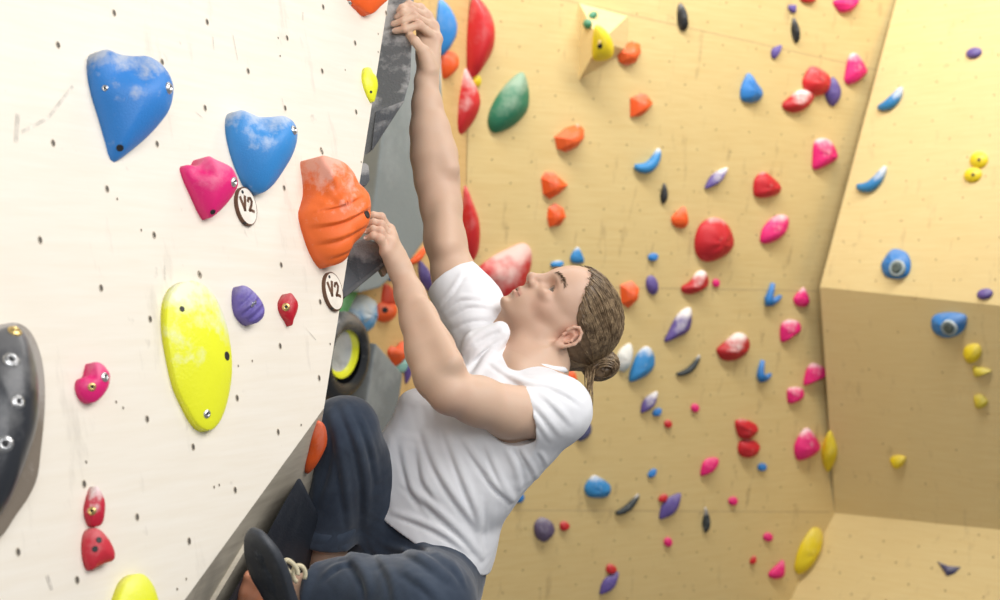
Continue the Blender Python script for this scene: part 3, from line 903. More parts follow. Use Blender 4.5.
GO, GR, GP, GB, GU, GK, GY = ('orange holds on the back wall', 'red holds on the back wall', 'pink holds on the back wall', 'blue holds on the back wall',
                              'purple holds on the back wall', 'black holds on the back wall', 'yellow holds')
S = [  # outline, wall, material, label, group, dome, facet
    ([(616, 52), (623, 45), (632, 41), (640, 44), (641, 52), (636, 62), (626, 66), (619, 62)], BP, moc, 'faceted orange hold touching the right side of the plywood pyramid', GO, .7, 1),
    ([(630, 98), (641, 93), (646, 94), (653, 103), (647, 111), (640, 116), (630, 117)], BP, mo, 'faceted orange hold below and right of the pyramid', GO, .6, 1),
    ([(554, 137), (565, 128), (578, 124), (584, 129), (584, 138), (577, 147), (566, 152), (557, 149)], BP, moc, 'orange lumpy hold with a dusted crest, right of the green leaf', GO, .7, 1),
    ([(541, 178), (545, 172), (553, 172), (562, 180), (568, 185), (560, 193), (549, 199), (543, 194)], BP, mo, 'upper of two orange holds close together above the climber\'s face', GO, .65, 1),
    ([(548, 208), (555, 203), (563, 208), (566, 217), (560, 225), (549, 227), (547, 218)], BP, mo, 'lower of two orange holds close together above the climber\'s face', GO, .6, 1),
    (T(681, 217, 9, 11, 18), BP, mo, 'small orange teardrop hold above the biggest round red hold', GO, .5, 0),
    ([(620, 285), (632, 281), (639, 288), (638, 299), (628, 308), (621, 303)], BP, mo, 'orange hold just right of the climber\'s head', GO, .6, 1),
    (E(568, 379, 9, 10), BP, mo, 'orange hold glimpsed between the neck and the hair bun', GO, .5, 0),
    # black
    ([(680, 3), (685, 8), (688, 22), (688, 29), (683, 31), (678, 25), (677, 10)], BP, mk, 'black finger-shaped hold at the top, right of the pyramid', GK, .7, 0),
    ([(793, 18), (797, 22), (800, 36), (799, 43), (794, 40), (791, 30)], BP, mk, 'black slim hold under the tiny purple one at the top', GK, .7, 0),
    ([(665, 183), (668, 190), (667, 200), (663, 204), (660, 197), (662, 188)], BP, mk, 'tiny black hold above the small orange teardrop', GK, .6, 0),
    ([(706, 507), (710, 516), (710, 527), (706, 533), (702, 525), (704, 514)], BP, mkc, 'black hold with dusted shoulder, low on the wall', GK, .6, 0),
    # blue
    ([(749, 73), (757, 83), (763, 92), (760, 100), (750, 103), (741, 100), (740, 90), (744, 79)], BP, mb, 'blue rounded triangular hold left of the red pair at the top', GB, .6, 0),
    (E(653, 257, 5.5, 4, -15), BP, mb, 'tiny blue hold above a purple oval, right of the head', GB, .5, 0),
    ([(648, 346), (654, 354), (654, 366), (645, 376), (630, 382), (629, 374), (634, 360), (640, 350)], BP, mbc, 'blue sloping hold next to the hair bun', GB, .5, 0),
    ([(630, 343), (633, 352), (630, 365), (622, 372), (617, 366), (618, 352)], BP, hold_mat('whitened_blue_resin', (.45, .58, .66), 1.0, .5, chalk_lo=.2, scale=5, chalk_col=(.82, .82, .78)), 'chalk-white hold half hidden behind the hair bun', GB, .5, 0),
    ([(577, 247), (581, 252), (584, 262), (573, 263), (570, 257)], BP, mbc, 'small blue tip showing above the climber\'s forehead', GB, .5, 0),
    (E(557, 264, 7, 3.5, -10), BP, mbc, 'flat blue hold peeping out over the climber\'s brow', GB, .5, 0),
    ([(589, 479), (595, 475), (606, 481), (611, 487), (608, 496), (597, 498), (587, 496), (584, 488)], BP, mbc, 'blue dusted hold low on the wall below the near sleeve', GB, .6, 0),
    (E(518, 497, 6.5, 6, 10), BP, mb, 'small blue hold peeping out at the back of the white t-shirt', GB, .5, 0),
    (E(657, 412, 5.5, 3.6, -35), BP, mb, 'tiny blue hold under a purple leaf, right of the near sleeve', GB, .5, 0),
    (E(762, 467, 5, 4, -20), BP, mb, 'tiny blue hold below the red stacked pair', GB, .5, 0),
    (E(652, 473, 6, 3, -45), BP, mb, 'tiny slanted blue hold left of the pink leaf-shaped hold', GB, .5, 0),
    # purple
    (E(652, 285, 6.3, 10, -12), BP, mu, 'dark purple oval hold right of the climber\'s head', GU, .5, 0),
    ([(690, 307), (692, 318), (688, 331), (676, 338), (664, 342), (668, 332), (678, 314)], BP, muc, 'purple leaf with white chalk patch, mid wall', GU, .45, 0),
    (L(716, 178, 5, 16, 48), BP, muc, 'slim purple leaf hold above the biggest round red hold', GU, .5, 0),
    ([(833, 77), (840, 86), (841, 95), (836, 104), (831, 106), (825, 97), (826, 88)], BP, mu, 'purple hold tucked beside the red pair at the top', GU, .5, 0),
    (T(793, 8, 5, 4.5, 45), BP, mu, 'tiny purple hold at the very top', GU, .5, 0),
    ([(772, 49), (782, 45), (778, 53), (774, 59), (771, 56)], BP, mu, 'tiny purple hold above the blue rounded triangle', GU, .5, 0),
    (E(974, 53, 8.5, 5.5, -18), RU, mu, 'purple hold alone at the bulge\'s upper right', GU, .5, 0),
    (E(985, 294, 8.5, 5.5, -15), RU, mu, 'purple hold on the bulge\'s lower lip at the right', GU, .5, 0),
    (L(649, 402, 5.5, 14, 38), BP, muc, 'purple leaf with chalky middle, right of the near sleeve', GU, .5, 0),
    (L(670, 506, 7.5, 17, 40), BP, mu, 'larger plain purple leaf low on the wall, beside a red chip', GU, .4, 0),
    ([(541, 517), (551, 521), (555, 530), (550, 538), (543, 542), (535, 536), (534, 524)], BP, hold_mat('plum_resin', (.13, .10, .19), .2, .5, scale=9), 'plum rounded hold low on the wall near the shirt hem', GU, .5, 0),
    (L(609, 583, 6, 15, 40), BP, mu, 'purple leaf at the bottom under a red chip', GU, .45, 0),
    ([(580, 418), (588, 420), (592, 428), (588, 437), (578, 441), (574, 430)], BP, hold_mat('slate_violet_resin', (.11, .12, .25), .3, .5, scale=9), 'slate violet hold just behind the near sleeve', GU, .5, 0),
    ([(937, 561), (948, 566), (961, 567), (955, 573), (947, 576)], RL, hold_mat('navy_resin', NAVY, .25, .5, scale=9), 'dark navy triangular hold on the lower right slab', None, .5, 1),
    # red
    (E(808, -2, 9, 5), BP, mr, 'red hold cut off by the photo\'s top edge', GR, .5, 0),
    ([(802, 82), (808, 69), (814, 66), (826, 72), (831, 80), (827, 92), (817, 96), (806, 92)], BP, mr, 'upper red hold of the pair at the top right of the main wall', GR, .65, 0),
    ([(782, 104), (788, 98), (800, 90), (812, 92), (814, 98), (806, 108), (795, 113), (784, 110)], BP, mrc, 'lower red hold of the top pair, dusted pale on top', GR, .55, 0),
    ([(753, 193), (754, 180), (762, 172), (770, 175), (781, 186), (778, 194), (765, 198), (756, 197)], BP, mrl, 'red rounded hold just above the slanted pink hold', GR, .6, 0),
    ([(694, 242), (699, 226), (710, 218), (722, 219), (731, 230), (734, 244), (726, 255), (708, 262), (697, 256)], BP, mrl, 'biggest round red hold on the back wall', GR, .6, 0),
    ([(681, 287), (690, 281), (697, 272), (705, 271), (709, 282), (704, 289), (692, 294), (683, 293)], BP, mrc, 'red hold with dusted upper lobe below the biggest red one', GR, .55, 0),
    ([(716, 350), (722, 344), (736, 333), (746, 335), (750, 345), (744, 355), (732, 361), (721, 359)], BP, mrc, 'dark red hold with wide chalk-white top, mid wall', GR, .55, 0),
    ([(735, 421), (744, 419), (756, 424), (758, 431), (750, 438), (740, 438), (736, 431)], BP, mrl, 'upper of two stacked dark red holds', GR, .65, 0),
    ([(738, 444), (742, 440), (752, 439), (760, 445), (757, 454), (746, 458), (738, 453)], BP, mrl, 'lower of two stacked dark red holds', GR, .65, 0),
    (E(668, 424, 4.2, 4.2), BP, mr, 'tiny red hold below a tiny blue one, mid wall', GR, .5, 0),
    (E(663, 498, 5.5, 3.4, -35), BP, mr, 'red chip touching the larger plain purple leaf', GR, .5, 0),
    (E(753, 560, 5, 2.6, -55), BP, mr, 'slanted red chip near the bottom left of the pink hold', GR, .5, 0),
    ([(560, 523), (565, 521), (570, 526), (564, 531), (560, 529)], BP, mr, 'tiny red hold right of the plum one', GR, .5, 0),
    ([(607, 565), (612, 564), (617, 569), (612, 574), (606, 572)], BP, mr, 'red chip atop the bottom purple leaf', GR, .5, 0),
    # pink
    ([(834, 0), (858, -2), (857, 5), (851, 11), (842, 13), (836, 9)], BP, mp, 'pink hold cut off by the photo\'s top edge', GP, .6, 0),
    ([(845, 72), (849, 56), (857, 54), (867, 69), (866, 74), (857, 82), (849, 85), (844, 81)], BP, mpc, 'pink hold right of the top red pair', GP, .6, 0),
    ([(812, 160), (814, 142), (823, 138), (832, 142), (838, 157), (828, 165), (816, 170), (812, 168)], BP, mpc, 'large pink hold left of the blue crescent, upper right', GP, .6, 0),
    ([(760, 236), (764, 226), (775, 216), (786, 215), (789, 222), (783, 235), (770, 243), (761, 243)], BP, mpc, 'pink slanted hold right of the biggest round red one', GP, .55, 0),
    (E(716, 283, 4, 4.5), BP, mp, 'tiny pink dot beside the dusted-lobe red hold', GP, .5, 0),
    (T(802, 297, 8.5, 10, 10), BP, mpc, 'round-topped pink hold right of the upper forked blue one', GP, .55, 0),
    ([(780, 327), (786, 320), (798, 321), (801, 330), (791, 337), (781, 342)], BP, mpc, 'dusted pink hold directly below the round-topped pink one', GP, .55, 0),
    ([(803, 383), (807, 368), (814, 363), (826, 369), (827, 375), (815, 381), (805, 385)], BP, mpc, 'pink wedge hold near the corner of the undercut', GP, .55, 0),
    ([(787, 390), (793, 387), (802, 388), (804, 396), (796, 402), (788, 403)], BP, mpc, 'smaller pink hold below the pink wedge', GP, .55, 0),
    ([(794, 446), (802, 431), (809, 428), (818, 440), (820, 448), (810, 457), (797, 460)], BP, mpc, 'large pink hold beside the tall yellow oval', GP, .6, 0),
    (E(695, 408, 4.5, 4.5), BP, mp, 'tiny pink dot between the near sleeve and the stacked dark red pair', GP, .5, 0),
    ([(700, 474), (702, 464), (708, 458), (718, 458), (718, 464), (711, 472), (702, 476)], BP, mp, 'pink leaf-shaped hold at lower mid wall', GP, .5, 0),
    (E(733, 501, 5, 4.5, -20), BP, mp, 'small pink hold upper right of the black dusted one', GP, .5, 0),
    (E(668, 542, 4.5, 5), BP, mp, 'small pink dot below the larger plain purple leaf', GP, .5, 0),
    (E(768, 537, 5.2, 4.6, -10), BP, mp, 'higher of two pink holds left of the upright yellow leaf, small', GP, .5, 0),
    ([(768, 574), (778, 564), (784, 560), (785, 570), (783, 577), (773, 579)], BP, mp, 'lower of two pink holds left of the upright yellow leaf, folded', GP, .55, 0),
    # yellow
    (L(829, 451, 8.5, 21, 2), RD, my, 'tall yellow oval at the undercut\'s left edge', GY, .5, 0),
    ([(815, 527), (822, 530), (822, 540), (815, 558), (805, 571), (797, 574), (794, 566), (799, 548), (808, 533)], BP, my, 'upright yellow leaf at the foot of the undercut', GY, .5, 0),
    ([(967, 335 + 10), (978, 344), (982, 352), (977, 361), (968, 363), (963, 353)], RD, my, 'top one of three yellow holds in a column on the undercut', GY, .6, 0),
    ([(973, 366), (981, 367), (992, 371), (983, 375), (975, 377)], RD, myl, 'middle, flattest of three yellow holds in a column on the undercut', GY, .6, 0),
    ([(974, 396), (981, 394), (988, 401), (985, 407), (976, 408)], RD, myl, 'bottom one of three yellow holds in a column on the undercut', GY, .6, 0),
    ([(890, 458), (897, 455), (906, 457), (904, 464), (897, 469), (892, 465)], RD, my, 'lone yellow hold on the lower undercut', GY, .6, 0),
]
for out, pl, m, lab, grp, dm, fc in S:
    hold('climbing_hold', out, pl, m, lab, grp, dome=dm, facet=bool(fc), lobes=0.0 if fc else .06, n=40, rings=7, shift=(1.2, 2.0), h0=.008)
GBB = 'blue holds on the bulge and back wall'
banana('climbing_hold', [(879, 108), (893, 103), (902, 88)], 5.6, BP if False else RU, mbc, 'upper blue crescent hold on the bulge', GBB)
banana('climbing_hold', [(858, 186), (873, 186), (886, 167)], 5.6, RU, mbc, 'lower blue crescent hold on the bulge', GBB)
banana('climbing_hold', [(634, 166), (648, 166), (658, 149)], 5.8, BP, mbc, 'blue crescent hold left of the slim purple leaf', GBB)
banana('climbing_hold', [(676, 374), (689, 369), (699, 355)], 3.3, BP, mkc, 'thin black curved hold below the chalk-patched purple leaf', GK)
banana('climbing_hold', [(615, 513), (627, 507), (638, 494)], 3.8, BP, mkc, 'thin black curved hold low on the wall', GK)
# forked blue holds
def fork(p1, p2, r, label):
    o = empty('climbing_hold', BP.at(*p1[-1]), label, 'climbing hold', GBB)
    for nme, pth, rr in (('long_prong', p1, r), ('short_prong', p2, r * .8)):
        W = np.array([BP.at(*q) for q in pth])
        rad = np.linspace(.45, 1.0, len(W)) * rr * W[0][1] / FPX
        W = W + np.outer(rad * .6, BP.n)
        V, F = tube(W, rad, 12)
        q = link(nme, V, F, mb, o)
        fix_normals(q)
    return o


fork([(772, 283), (770, 291), (767, 298), (768, 304)], [(780, 296), (776, 299), (769, 302)], 5.2, 'forked blue hold left of the round-topped pink hold')
fork([(762, 360), (760, 368), (759, 374), (761, 379)], [(770, 374), (766, 377), (761, 378)], 5, 'forked blue hold beside the chalk-white-topped red one')


# ringed blue holds with metal-lined openings
def ringed(out, pl, cx, cy, r, label):
    o = hold('climbing_hold', out, pl, mb, label, GBB, dome=.55, lobes=.05, n=44)
    bv = world_bvh(o)
    p, n = hit(bv, cx, cy)
    s = r * p[1] / FPX
    n = nrm(n * .5 + pl.n)
    V, F = lathe(p - n * s * .3, n, [(s * .95, 0), (s * .98, s * .40), (s * .86, s * .5), (s * .66, s * .42), (s * .56, s * .3)], 24)
    link('pale_ring', V, F[:-2], hold_mat('chalked_ring', (.36, .46, .50), .45, .55, .2, .3, .7, 20), o)
    V, F = lathe(p - n * s * .25, n, [(s * .56, 0), (s * .56, s * .55), (s * .3, s * .5)], 18)
    link('socket', V, F, plain('socket_dark', (.10, .13, .12), .5), o)
    return o


ringed([(893, 249), (906, 252), (911, 262), (909, 274), (900, 279), (886, 277), (881, 267), (884, 259)], RU, 897, 268, 8.5, 'blue hold with pale ring on the bulge above the undercut')
ringed([(934, 315), (950, 312), (966, 315), (966, 326), (960, 334), (948, 338), (936, 334), (931, 325)], RD, 949, 328, 8.5, 'blue hold with pale ring on the undercut')
dbl = empty('climbing_hold', RU.at(976, 167), 'yellow two-lobed hold on the bulge at the right edge', 'climbing hold', GY)
for nme, out in (('upper_lobe', E(979, 160, 9.5, 8.5, -20)), ('lower_lobe', E(973, 175, 9.5, 7.5, -20))):
    lb = hold(nme, out, RU, my, None, None, None, dome=.5, parent=dbl, n=40)
    bv = world_bvh(lb)
    bolt(lb, bv, out[0][0] - 9, out[0][1] + 3, .008, 'dark')
# ------------------------------------------------------------------ smooth-surface modelling: signed distances + surface nets
def smin(a, b, k):
    if k <= 0:
        return np.minimum(a, b)
    h = np.maximum(k - np.abs(a - b), 0) / k
    return np.minimum(a, b) - h * h * k * .25


def smax(a, b, k):
    return -smin(-a, -b, k)


class Cone:
    """tapered limb segment; flat > 1 squeezes it along axis ax"""
    def __init__(s, a, b, ra, rb, ax=None, flat=1.0):
        s.a, s.b, s.ra, s.rb = np.asarray(a, float), np.asarray(b, float), ra, rb
        s.ax = None if ax is None else nrm(ax)
        s.flat = flat
        s.c = (s.a + s.b) / 2
        s.R = np.linalg.norm(s.b - s.a) / 2 + max(ra, rb)

    def f(s, p):
        a, b = s.a, s.b
        ab = b - a
        q = p - a
        t = np.clip(q @ ab / max(ab @ ab, 1e-12), 0, 1)
        v = q - t[:, None] * ab
        if s.ax is not None:
            w = v @ s.ax
            v = v + np.outer(w * (s.flat - 1), s.ax)
        return np.sqrt((v * v).sum(1)) - (s.ra + (s.rb - s.ra) * t)


class Ell:
    def __init__(s, c, r, M=None):
        s.c, s.r = np.asarray(c, float), np.asarray(r, float)
        s.M = np.eye(3) if M is None else np.asarray(M, float)   # rows: axes
        s.R = s.r.max()

    def f(s, p):
        q = (p - s.c) @ s.M.T
        k0 = np.sqrt(((q / s.r) ** 2).sum(1))
        k1 = np.sqrt(((q / s.r ** 2) ** 2).sum(1)) + 1e-9
        return k0 * (k0 - 1) / k1


class Loft:
    """body of elliptical sections along a bent axis: (centre, half-width along lat, half-depth along fwd)"""
    def __init__(s, secs, lat, fwd):
        s.C = np.array([q[0] for q in secs])
        s.A = np.array([q[1] for q in secs])
        s.B = np.array([q[2] for q in secs])
        s.lat, s.fwd = nrm(lat), nrm(fwd)
        s.c = s.C.mean(0)
        s.R = np.linalg.norm(s.C - s.c, axis=1).max() + s.A.max()

    def f(s, p):
        best = np.full(len(p), 9.0)
        for i in range(len(s.C) - 1):
            a, b = s.C[i], s.C[i + 1]
            ab = b - a
            t = np.clip((p - a) @ ab / (ab @ ab), 0, 1)
            v = p - a - t[:, None] * ab
            A, B = s.A[i] + (s.A[i + 1] - s.A[i]) * t, s.B[i] + (s.B[i + 1] - s.B[i]) * t
            l, w = v @ s.lat, v @ s.fwd
            u = v - np.outer(l, s.lat) - np.outer(w, s.fwd)
            m = np.minimum(A, B)
            k0 = np.sqrt((l / A) ** 2 + (w / B) ** 2 + (u * u).sum(1) / m ** 2)
            k1 = np.sqrt((l / A ** 2) ** 2 + (w / B ** 2) ** 2 + (u * u).sum(1) / m ** 4) + 1e-9
            d = np.where(k0 < .05, -m, k0 * (k0 - 1) / k1)
            best = smin(best, d, .02)
        return best


class Half:
    """everything on the side of o that n points to, within reach of c"""
    def __init__(s, o, n, axis=None, r=None):
        s.o, s.n, s.axis, s.r = np.asarray(o, float), nrm(n), axis, r
        s.c, s.R = s.o, 9.0

    def f(s, p):
        q = p - s.o
        h = q @ s.n
        d = -h
        if s.r is not None:
            v = q - np.outer(h, s.n)
            d = np.maximum(np.maximum(d, np.sqrt((v * v).sum(1)) - s.r), h - .13)
        return d


class Fn:
    def __init__(s, fn, c, R):
        s.fn, s.c, s.R = fn, np.asarray(c, float), R

    def f(s, p):
        return s.fn(p)


class Field:
    """ordered list of (op, k, primitive); op u add, s cut away, i keep only, d displace"""
    def __init__(s, ops, pad=0.06):
        s.ops = ops
        s.pad = pad
        pts = [q for o, k, q in ops if o == 'u']
        cs = np.array([q.c for q in pts])
        Rs = np.array([q.R for q in pts])
        lo, hi = (cs - Rs[:, None]).min(0), (cs + Rs[:, None]).max(0)
        s.lo, s.hi = lo - .02, hi + .02
        s.c, s.R = (lo + hi) / 2, np.linalg.norm(hi - lo) / 2

    def f(s, p, bc=None, br=0.0):
        d = np.full(len(p), 1.0)
        for o, k, q in s.ops:
            if bc is not None and o in ('u', 's', 'd') and np.linalg.norm(bc - q.c) > q.R + br + s.pad:
                continue
            if q is None:
                d = np.maximum(d, -(d + k))
                continue
            v = q.f(p, bc, br) if isinstance(q, Field) else q.f(p)
            if o == 'u':
                d = smin(d, v, k)
            elif o == 's':
                d = smax(d, -v, k)
            elif o == 'i':
                d = smax(d, v, k)
            elif o == 'd':
                d = d + v

        return d


def surface(field, vox, lo=None, hi=None, nb=20, slack=1.6):
    """surface nets over the blocks the surface passes through; returns verts, quads"""
    lo = np.asarray(field.lo if lo is None else lo, float)
    hi = np.asarray(field.hi if hi is None else hi, float)
    bs = nb * vox
    dims = np.ceil((hi - lo) / bs).astype(int)
    gi = np.stack(np.meshgrid(*[np.arange(d) for d in dims], indexing='ij'), -1).reshape(-1, 3)
    cen = lo + (gi + .5) * bs
    hd = bs * math.sqrt(3) / 2
    keep = np.concatenate([np.abs(field.f(cen[i:i + 20000])) for i in range(0, len(cen), 20000)]) < hd * slack + .012
    gi, cen = gi[keep], cen[keep]
    NX = (dims * nb + 3).astype(np.int64)
    ax = np.arange(nb + 1)
    loc = np.stack(np.meshgrid(ax, ax, ax, indexing='ij'), -1).reshape(-1, 3)
    keys, pos, quads = [], [], []

    def key(ijk):
        return ((ijk[..., 0] + 1) * NX[1] + ijk[..., 1] + 1) * NX[2] + ijk[..., 2] + 1
    cor = [(i, j, k) for i in (0, 1) for j in (0, 1) for k in (0, 1)]
    for g, c in zip(gi, cen):
        base = g * nb
        D = field.f(lo + (base + loc) * vox, c, hd).reshape(nb + 1, nb + 1, nb + 1)
        if D.min() > 0 or D.max() < 0:
            continue
        S = D < 0
        acc = np.zeros((nb, nb, nb, 3))
        cnt = np.zeros((nb, nb, nb))
        for axis in range(3):
            o1, o2 = [q for q in range(3) if q != axis]
            for e1 in (0, 1):
                for e2 in (0, 1):
                    s0 = [slice(0, nb)] * 3
                    s0[o1], s0[o2] = slice(e1, nb + e1), slice(e2, nb + e2)
                    s1 = list(s0)
                    s1[axis] = slice(1, nb + 1)
                    a, b = D[tuple(s0)], D[tuple(s1)]
                    m = (a < 0) != (b < 0)
                    t = np.where(m, a / np.where(m, a - b, 1), 0)
                    acc[..., axis] += np.where(m, t, 0)
                    acc[..., o1] += m * e1
                    acc[..., o2] += m * e2
                    cnt += m
        idx = np.argwhere(cnt > 0)
        if not len(idx):
            continue
        ii = tuple(idx.T)
        pos.append(lo + (base + idx + acc[ii] / cnt[ii][:, None]) * vox)
        keys.append(key(base + idx))
        for axis in range(3):
            o1, o2 = [(1, 2), (2, 0), (0, 1)][axis]
            s0 = [slice(0, nb)] * 3
            s1 = list(s0)
            s1[axis] = slice(1, nb + 1)
            A, B = S[tuple(s0)], S[tuple(s1)]
            for flip in (0, 1):
                e = np.argwhere(A & ~B) if not flip else np.argwhere(~A & B)
                if not len(e):
                    continue
                e = e + base
                u, w = np.zeros(3, int), np.zeros(3, int)
                u[o1], w[o2] = 1, 1
                q = np.stack([key(e - u - w), key(e - w), key(e), key(e - u)], 1)
                quads.append(q[:, ::-1] if flip else q)
    keys, pos, quads = np.concatenate(keys), np.concatenate(pos), np.concatenate(quads)
    od = np.argsort(keys)
    keys, pos = keys[od], pos[od]
    j = np.clip(np.searchsorted(keys, quads), 0, len(keys) - 1)
    ok = (keys[j] == quads).all(1)
    return pos, j[ok]


def surf_obj(name, V, Q, mats, parent=None, col=None, smooth_iter=0):
    """fast mesh object from arrays, optional per-vertex colour"""
    if smooth_iter:
        e = np.concatenate([Q[:, [0, 1]], Q[:, [1, 2]], Q[:, [2, 3]], Q[:, [3, 0]]])
        e = np.concatenate([e, e[:, ::-1]])
        for _ in range(smooth_iter):
            s = np.zeros_like(V)
            n = np.zeros(len(V))
            np.add.at(s, e[:, 0], V[e[:, 1]])
            np.add.at(n, e[:, 0], 1)
            V = V * .5 + .5 * s / np.maximum(n, 1)[:, None]
    org = V.mean(0)
    me = bpy.data.meshes.new(name)
    me.vertices.add(len(V))
    me.vertices.foreach_set('co', (V - org).astype(np.float32).ravel())
    me.loops.add(len(Q) * 4)
    me.polygons.add(len(Q))
    me.loops.foreach_set('vertex_index', Q.astype(np.int32).ravel())
    me.polygons.foreach_set('loop_start', np.arange(0, len(Q) * 4, 4, dtype=np.int32))
    me.polygons.foreach_set('use_smooth', np.ones(len(Q), bool))
    me.update(calc_edges=True)
    me.validate()
    for m in (mats if isinstance(mats, (list, tuple)) else [mats]):
        me.materials.append(m)
    if col is not None:
        at = me.color_attributes.new('skin', 'FLOAT_COLOR', 'POINT')
        at.data.foreach_set('color', np.concatenate([col, np.ones((len(col), 1))], 1).astype(np.float32).ravel())
    o = bpy.data.objects.new(name, me)
    COL.objects.link(o)
    if parent is not None:
        o.parent = parent
        o.location = org - wloc(parent)
    else:
        o.location = org
    return o


def trace(field, x, y, z0, z1, n=160):
    """first point of a field met by the sight line through (x, y)"""
    zs = np.linspace(z0, z1, n)
    p = CAM + np.outer(zs, ray(x, y))
    d = field.f(p)
    i = np.argmax(d < 0)
    if d[i] >= 0:
        return None
    if i == 0:
        return p[0]
    t = d[i - 1] / (d[i - 1] - d[i])
    return p[i - 1] + (p[i] - p[i - 1]) * t


# ------------------------------------------------------------------ the climber: joints
HA, HY, HR = math.radians(25), math.radians(19), math.radians(0)
F0, U0 = np.array([-math.sin(HA), 0, math.cos(HA)]), np.array([math.cos(HA), 0, math.sin(HA)])
HF = nrm(F0 * math.cos(HY) + np.array([0, -1, 0]) * math.sin(HY))
HL = np.cross(U0, HF)
HU = U0
HM = np.stack([HF, HL, HU])
HS = 1.0
EAR = P(565, 329.5, 2.92)
HO = EAR - HL * .073 * HS


def hw(x, y, z):
    """head-local metres (forward, left, up) to world"""
    return HO + (np.array([x, y, z]) * HS) @ HM


def hl(p):
    return (p - HO) @ HM.T / HS


SPU = nrm([.39, 0, .92])
SPL = nrm(np.array([.467, -.675, -.30]) - SPU * np.dot([.467, -.675, -.30], SPU))
SPF = np.cross(SPL, SPU)

wrR, elR, shR = P(427, 80, 3.19), P(437, 187, 3.17), P(470, 306, 3.06)
wrL, elL, shL = P(402, 274, 2.87), P(449, 394, 2.74), P(556, 410, 2.84)
neck0 = P(537, 366, 2.97)
hipR, knR, anR = P(393, 562, 3.05), P(345, 430, 2.80), P(323, 590, 2.95)
hipL, knL, anL = P(434, 592, 2.88), P(424, 606, 2.38), P(305, 594, 2.47)

TORSO = [(P(420, 578, 2.98), .138, .112), (P(434, 530, 2.98), .130, .106), (P(452, 470, 2.97), .132, .110), (P(487, 412, 2.96), .142, .112),
         (P(505, 392, 2.96), .125, .082)]


def finger(chain, radii):
    return [('u', .004, Cone(chain[i], chain[i + 1], radii[i], radii[i + 1])) for i in range(len(chain) - 1)]


def hand(wr, mcps, fingers, thumb, thenar, back_n, rw=.026, fs=1.0):
    ops = [('u', .0, Cone(wr, np.mean(mcps, 0) * .45 + wr * .55, rw, rw * .98, back_n, 1.5))]
    for m in mcps:
        ops.append(('u', .016, Cone(wr * .7 + np.mean(mcps, 0) * .3 + (m - np.mean(mcps, 0)) * .4, m, .0155, .0118)))
    for a, b in zip(mcps[:-1], mcps[1:]):
        ops.append(('u', .012, Cone(a, b, .0105, .0105)))
    ops.append(('u', .014, Cone(*thenar)))
    palm = Field(ops)
    out = [('u', .03, palm)]
    for f in fingers:
        fo = Field(finger(f, [r * fs for r in (.0112, .0098, .0086, .0072)]) + [('u', .004, Ell(f[1], np.array([.0106, .0106, .0106]) * fs))])
        out.append(('u', .0045 if fs == 1 else .0025, fo))
    out.append(('u', .008, Field(finger(thumb, [.0135, .0115, .0108, .0085]))))
    return out


# raised right hand on the long grey volume
fR = [[P(437, 39, 3.215), P(419, 25, 3.185), P(405, 29, 3.17), P(395, 31, 3.178)],
      [P(433, 27, 3.23), P(415, 17, 3.195), P(403, 21, 3.175), P(393.5, 24, 3.182)],
      [P(427, 17, 3.24), P(412, 10, 3.205), P(403, 13, 3.185), P(397, 17, 3.19)],
      [P(420, 9, 3.25), P(409, 5, 3.215), P(402, 8, 3.195), P(399, 11, 3.20)]]
tR = [P(428, 63, 3.175), P(422, 50, 3.165), P(415, 41, 3.165), P(409, 35, 3.185)]
handR = hand(wrR, [f[0] for f in fR], fR, tR, (P(429, 70, 3.18), P(424, 52, 3.175), .020, .015), nrm([.3, -.9, .2]))
# lower left hand on the charcoal volume and the ribbed hold
fL = [[P(389, 230, 2.890), P(381, 217, 2.880), P(373, 215, 2.872), P(367, 218.5, 2.874)],
      [P(390, 237, 2.872), P(381, 224.5, 2.856), P(373.5, 222, 2.853), P(366.5, 225, 2.86)],
      [P(389, 244, 2.854), P(380.5, 231.5, 2.842), P(373, 229, 2.841), P(366.5, 231.5, 2.851)],
      [P(386, 251, 2.844), P(380, 239, 2.832), P(373, 236, 2.832), P(367, 238, 2.844)]]
tL = [P(396, 260, 2.90), P(388, 248, 2.915), P(380, 240, 2.915), P(374, 234, 2.91)]
handL = hand(wrL, [f[0] for f in fL], fL, tL, (P(398, 266, 2.89), P(390, 250, 2.905), .019, .014), nrm([.5, -.8, .3]), .024, .86)


def chain(pts, k=.02, first=0.0):
    """limb through (x, y, Z, radius px) stations"""
    w = [(P(x, y, z), r * .965 * z / FPX) for x, y, z, r in pts]
    return [('u', k if i or first else 0.0, Cone(w[i][0], w[i + 1][0], w[i][1], w[i + 1][1])) for i in range(len(w) - 1)]


armR = [(426, 84, 3.19, 12.2), (427, 105, 3.185, 14.5), (430, 130, 3.18, 19.5), (434, 155, 3.175, 23), (437, 180, 3.17, 22), (441, 205, 3.15, 20.5), (445, 240, 3.12, 20.5), (454, 275, 3.09, 22), (470, 306, 3.06, 27)]
armL = [(402, 272, 2.87, 11.8), (410, 295, 2.85, 14.5), (419, 320, 2.82, 18.5), (430, 350, 2.79, 24.5), (440, 375, 2.76, 26), (450, 393, 2.74, 22.5)]
armL2 = [(450, 393, 2.74, 21), (478, 401, 2.77, 24.5), (510, 412, 2.80, 25.5), (535, 412, 2.82, 25), (556, 410, 2.84, 27)]

# ------------------------------------------------------------------ head
hd = []


def H(op, k, prim):
    hd.append((op, k, prim))


def hE(x, y, z, rx, ry, rz, rot=0.0):
    M = HM
    if rot:
        c, s = math.cos(rot), math.sin(rot)
        M = np.stack([c * HF + s * HU, HL, -s * HF + c * HU])
    return Ell(hw(x, y, z), np.array([rx, ry, rz]) * HS, M)


def hC(a, b, ra, rb):
    return Cone(hw(*a), hw(*b), ra * HS, rb * HS)


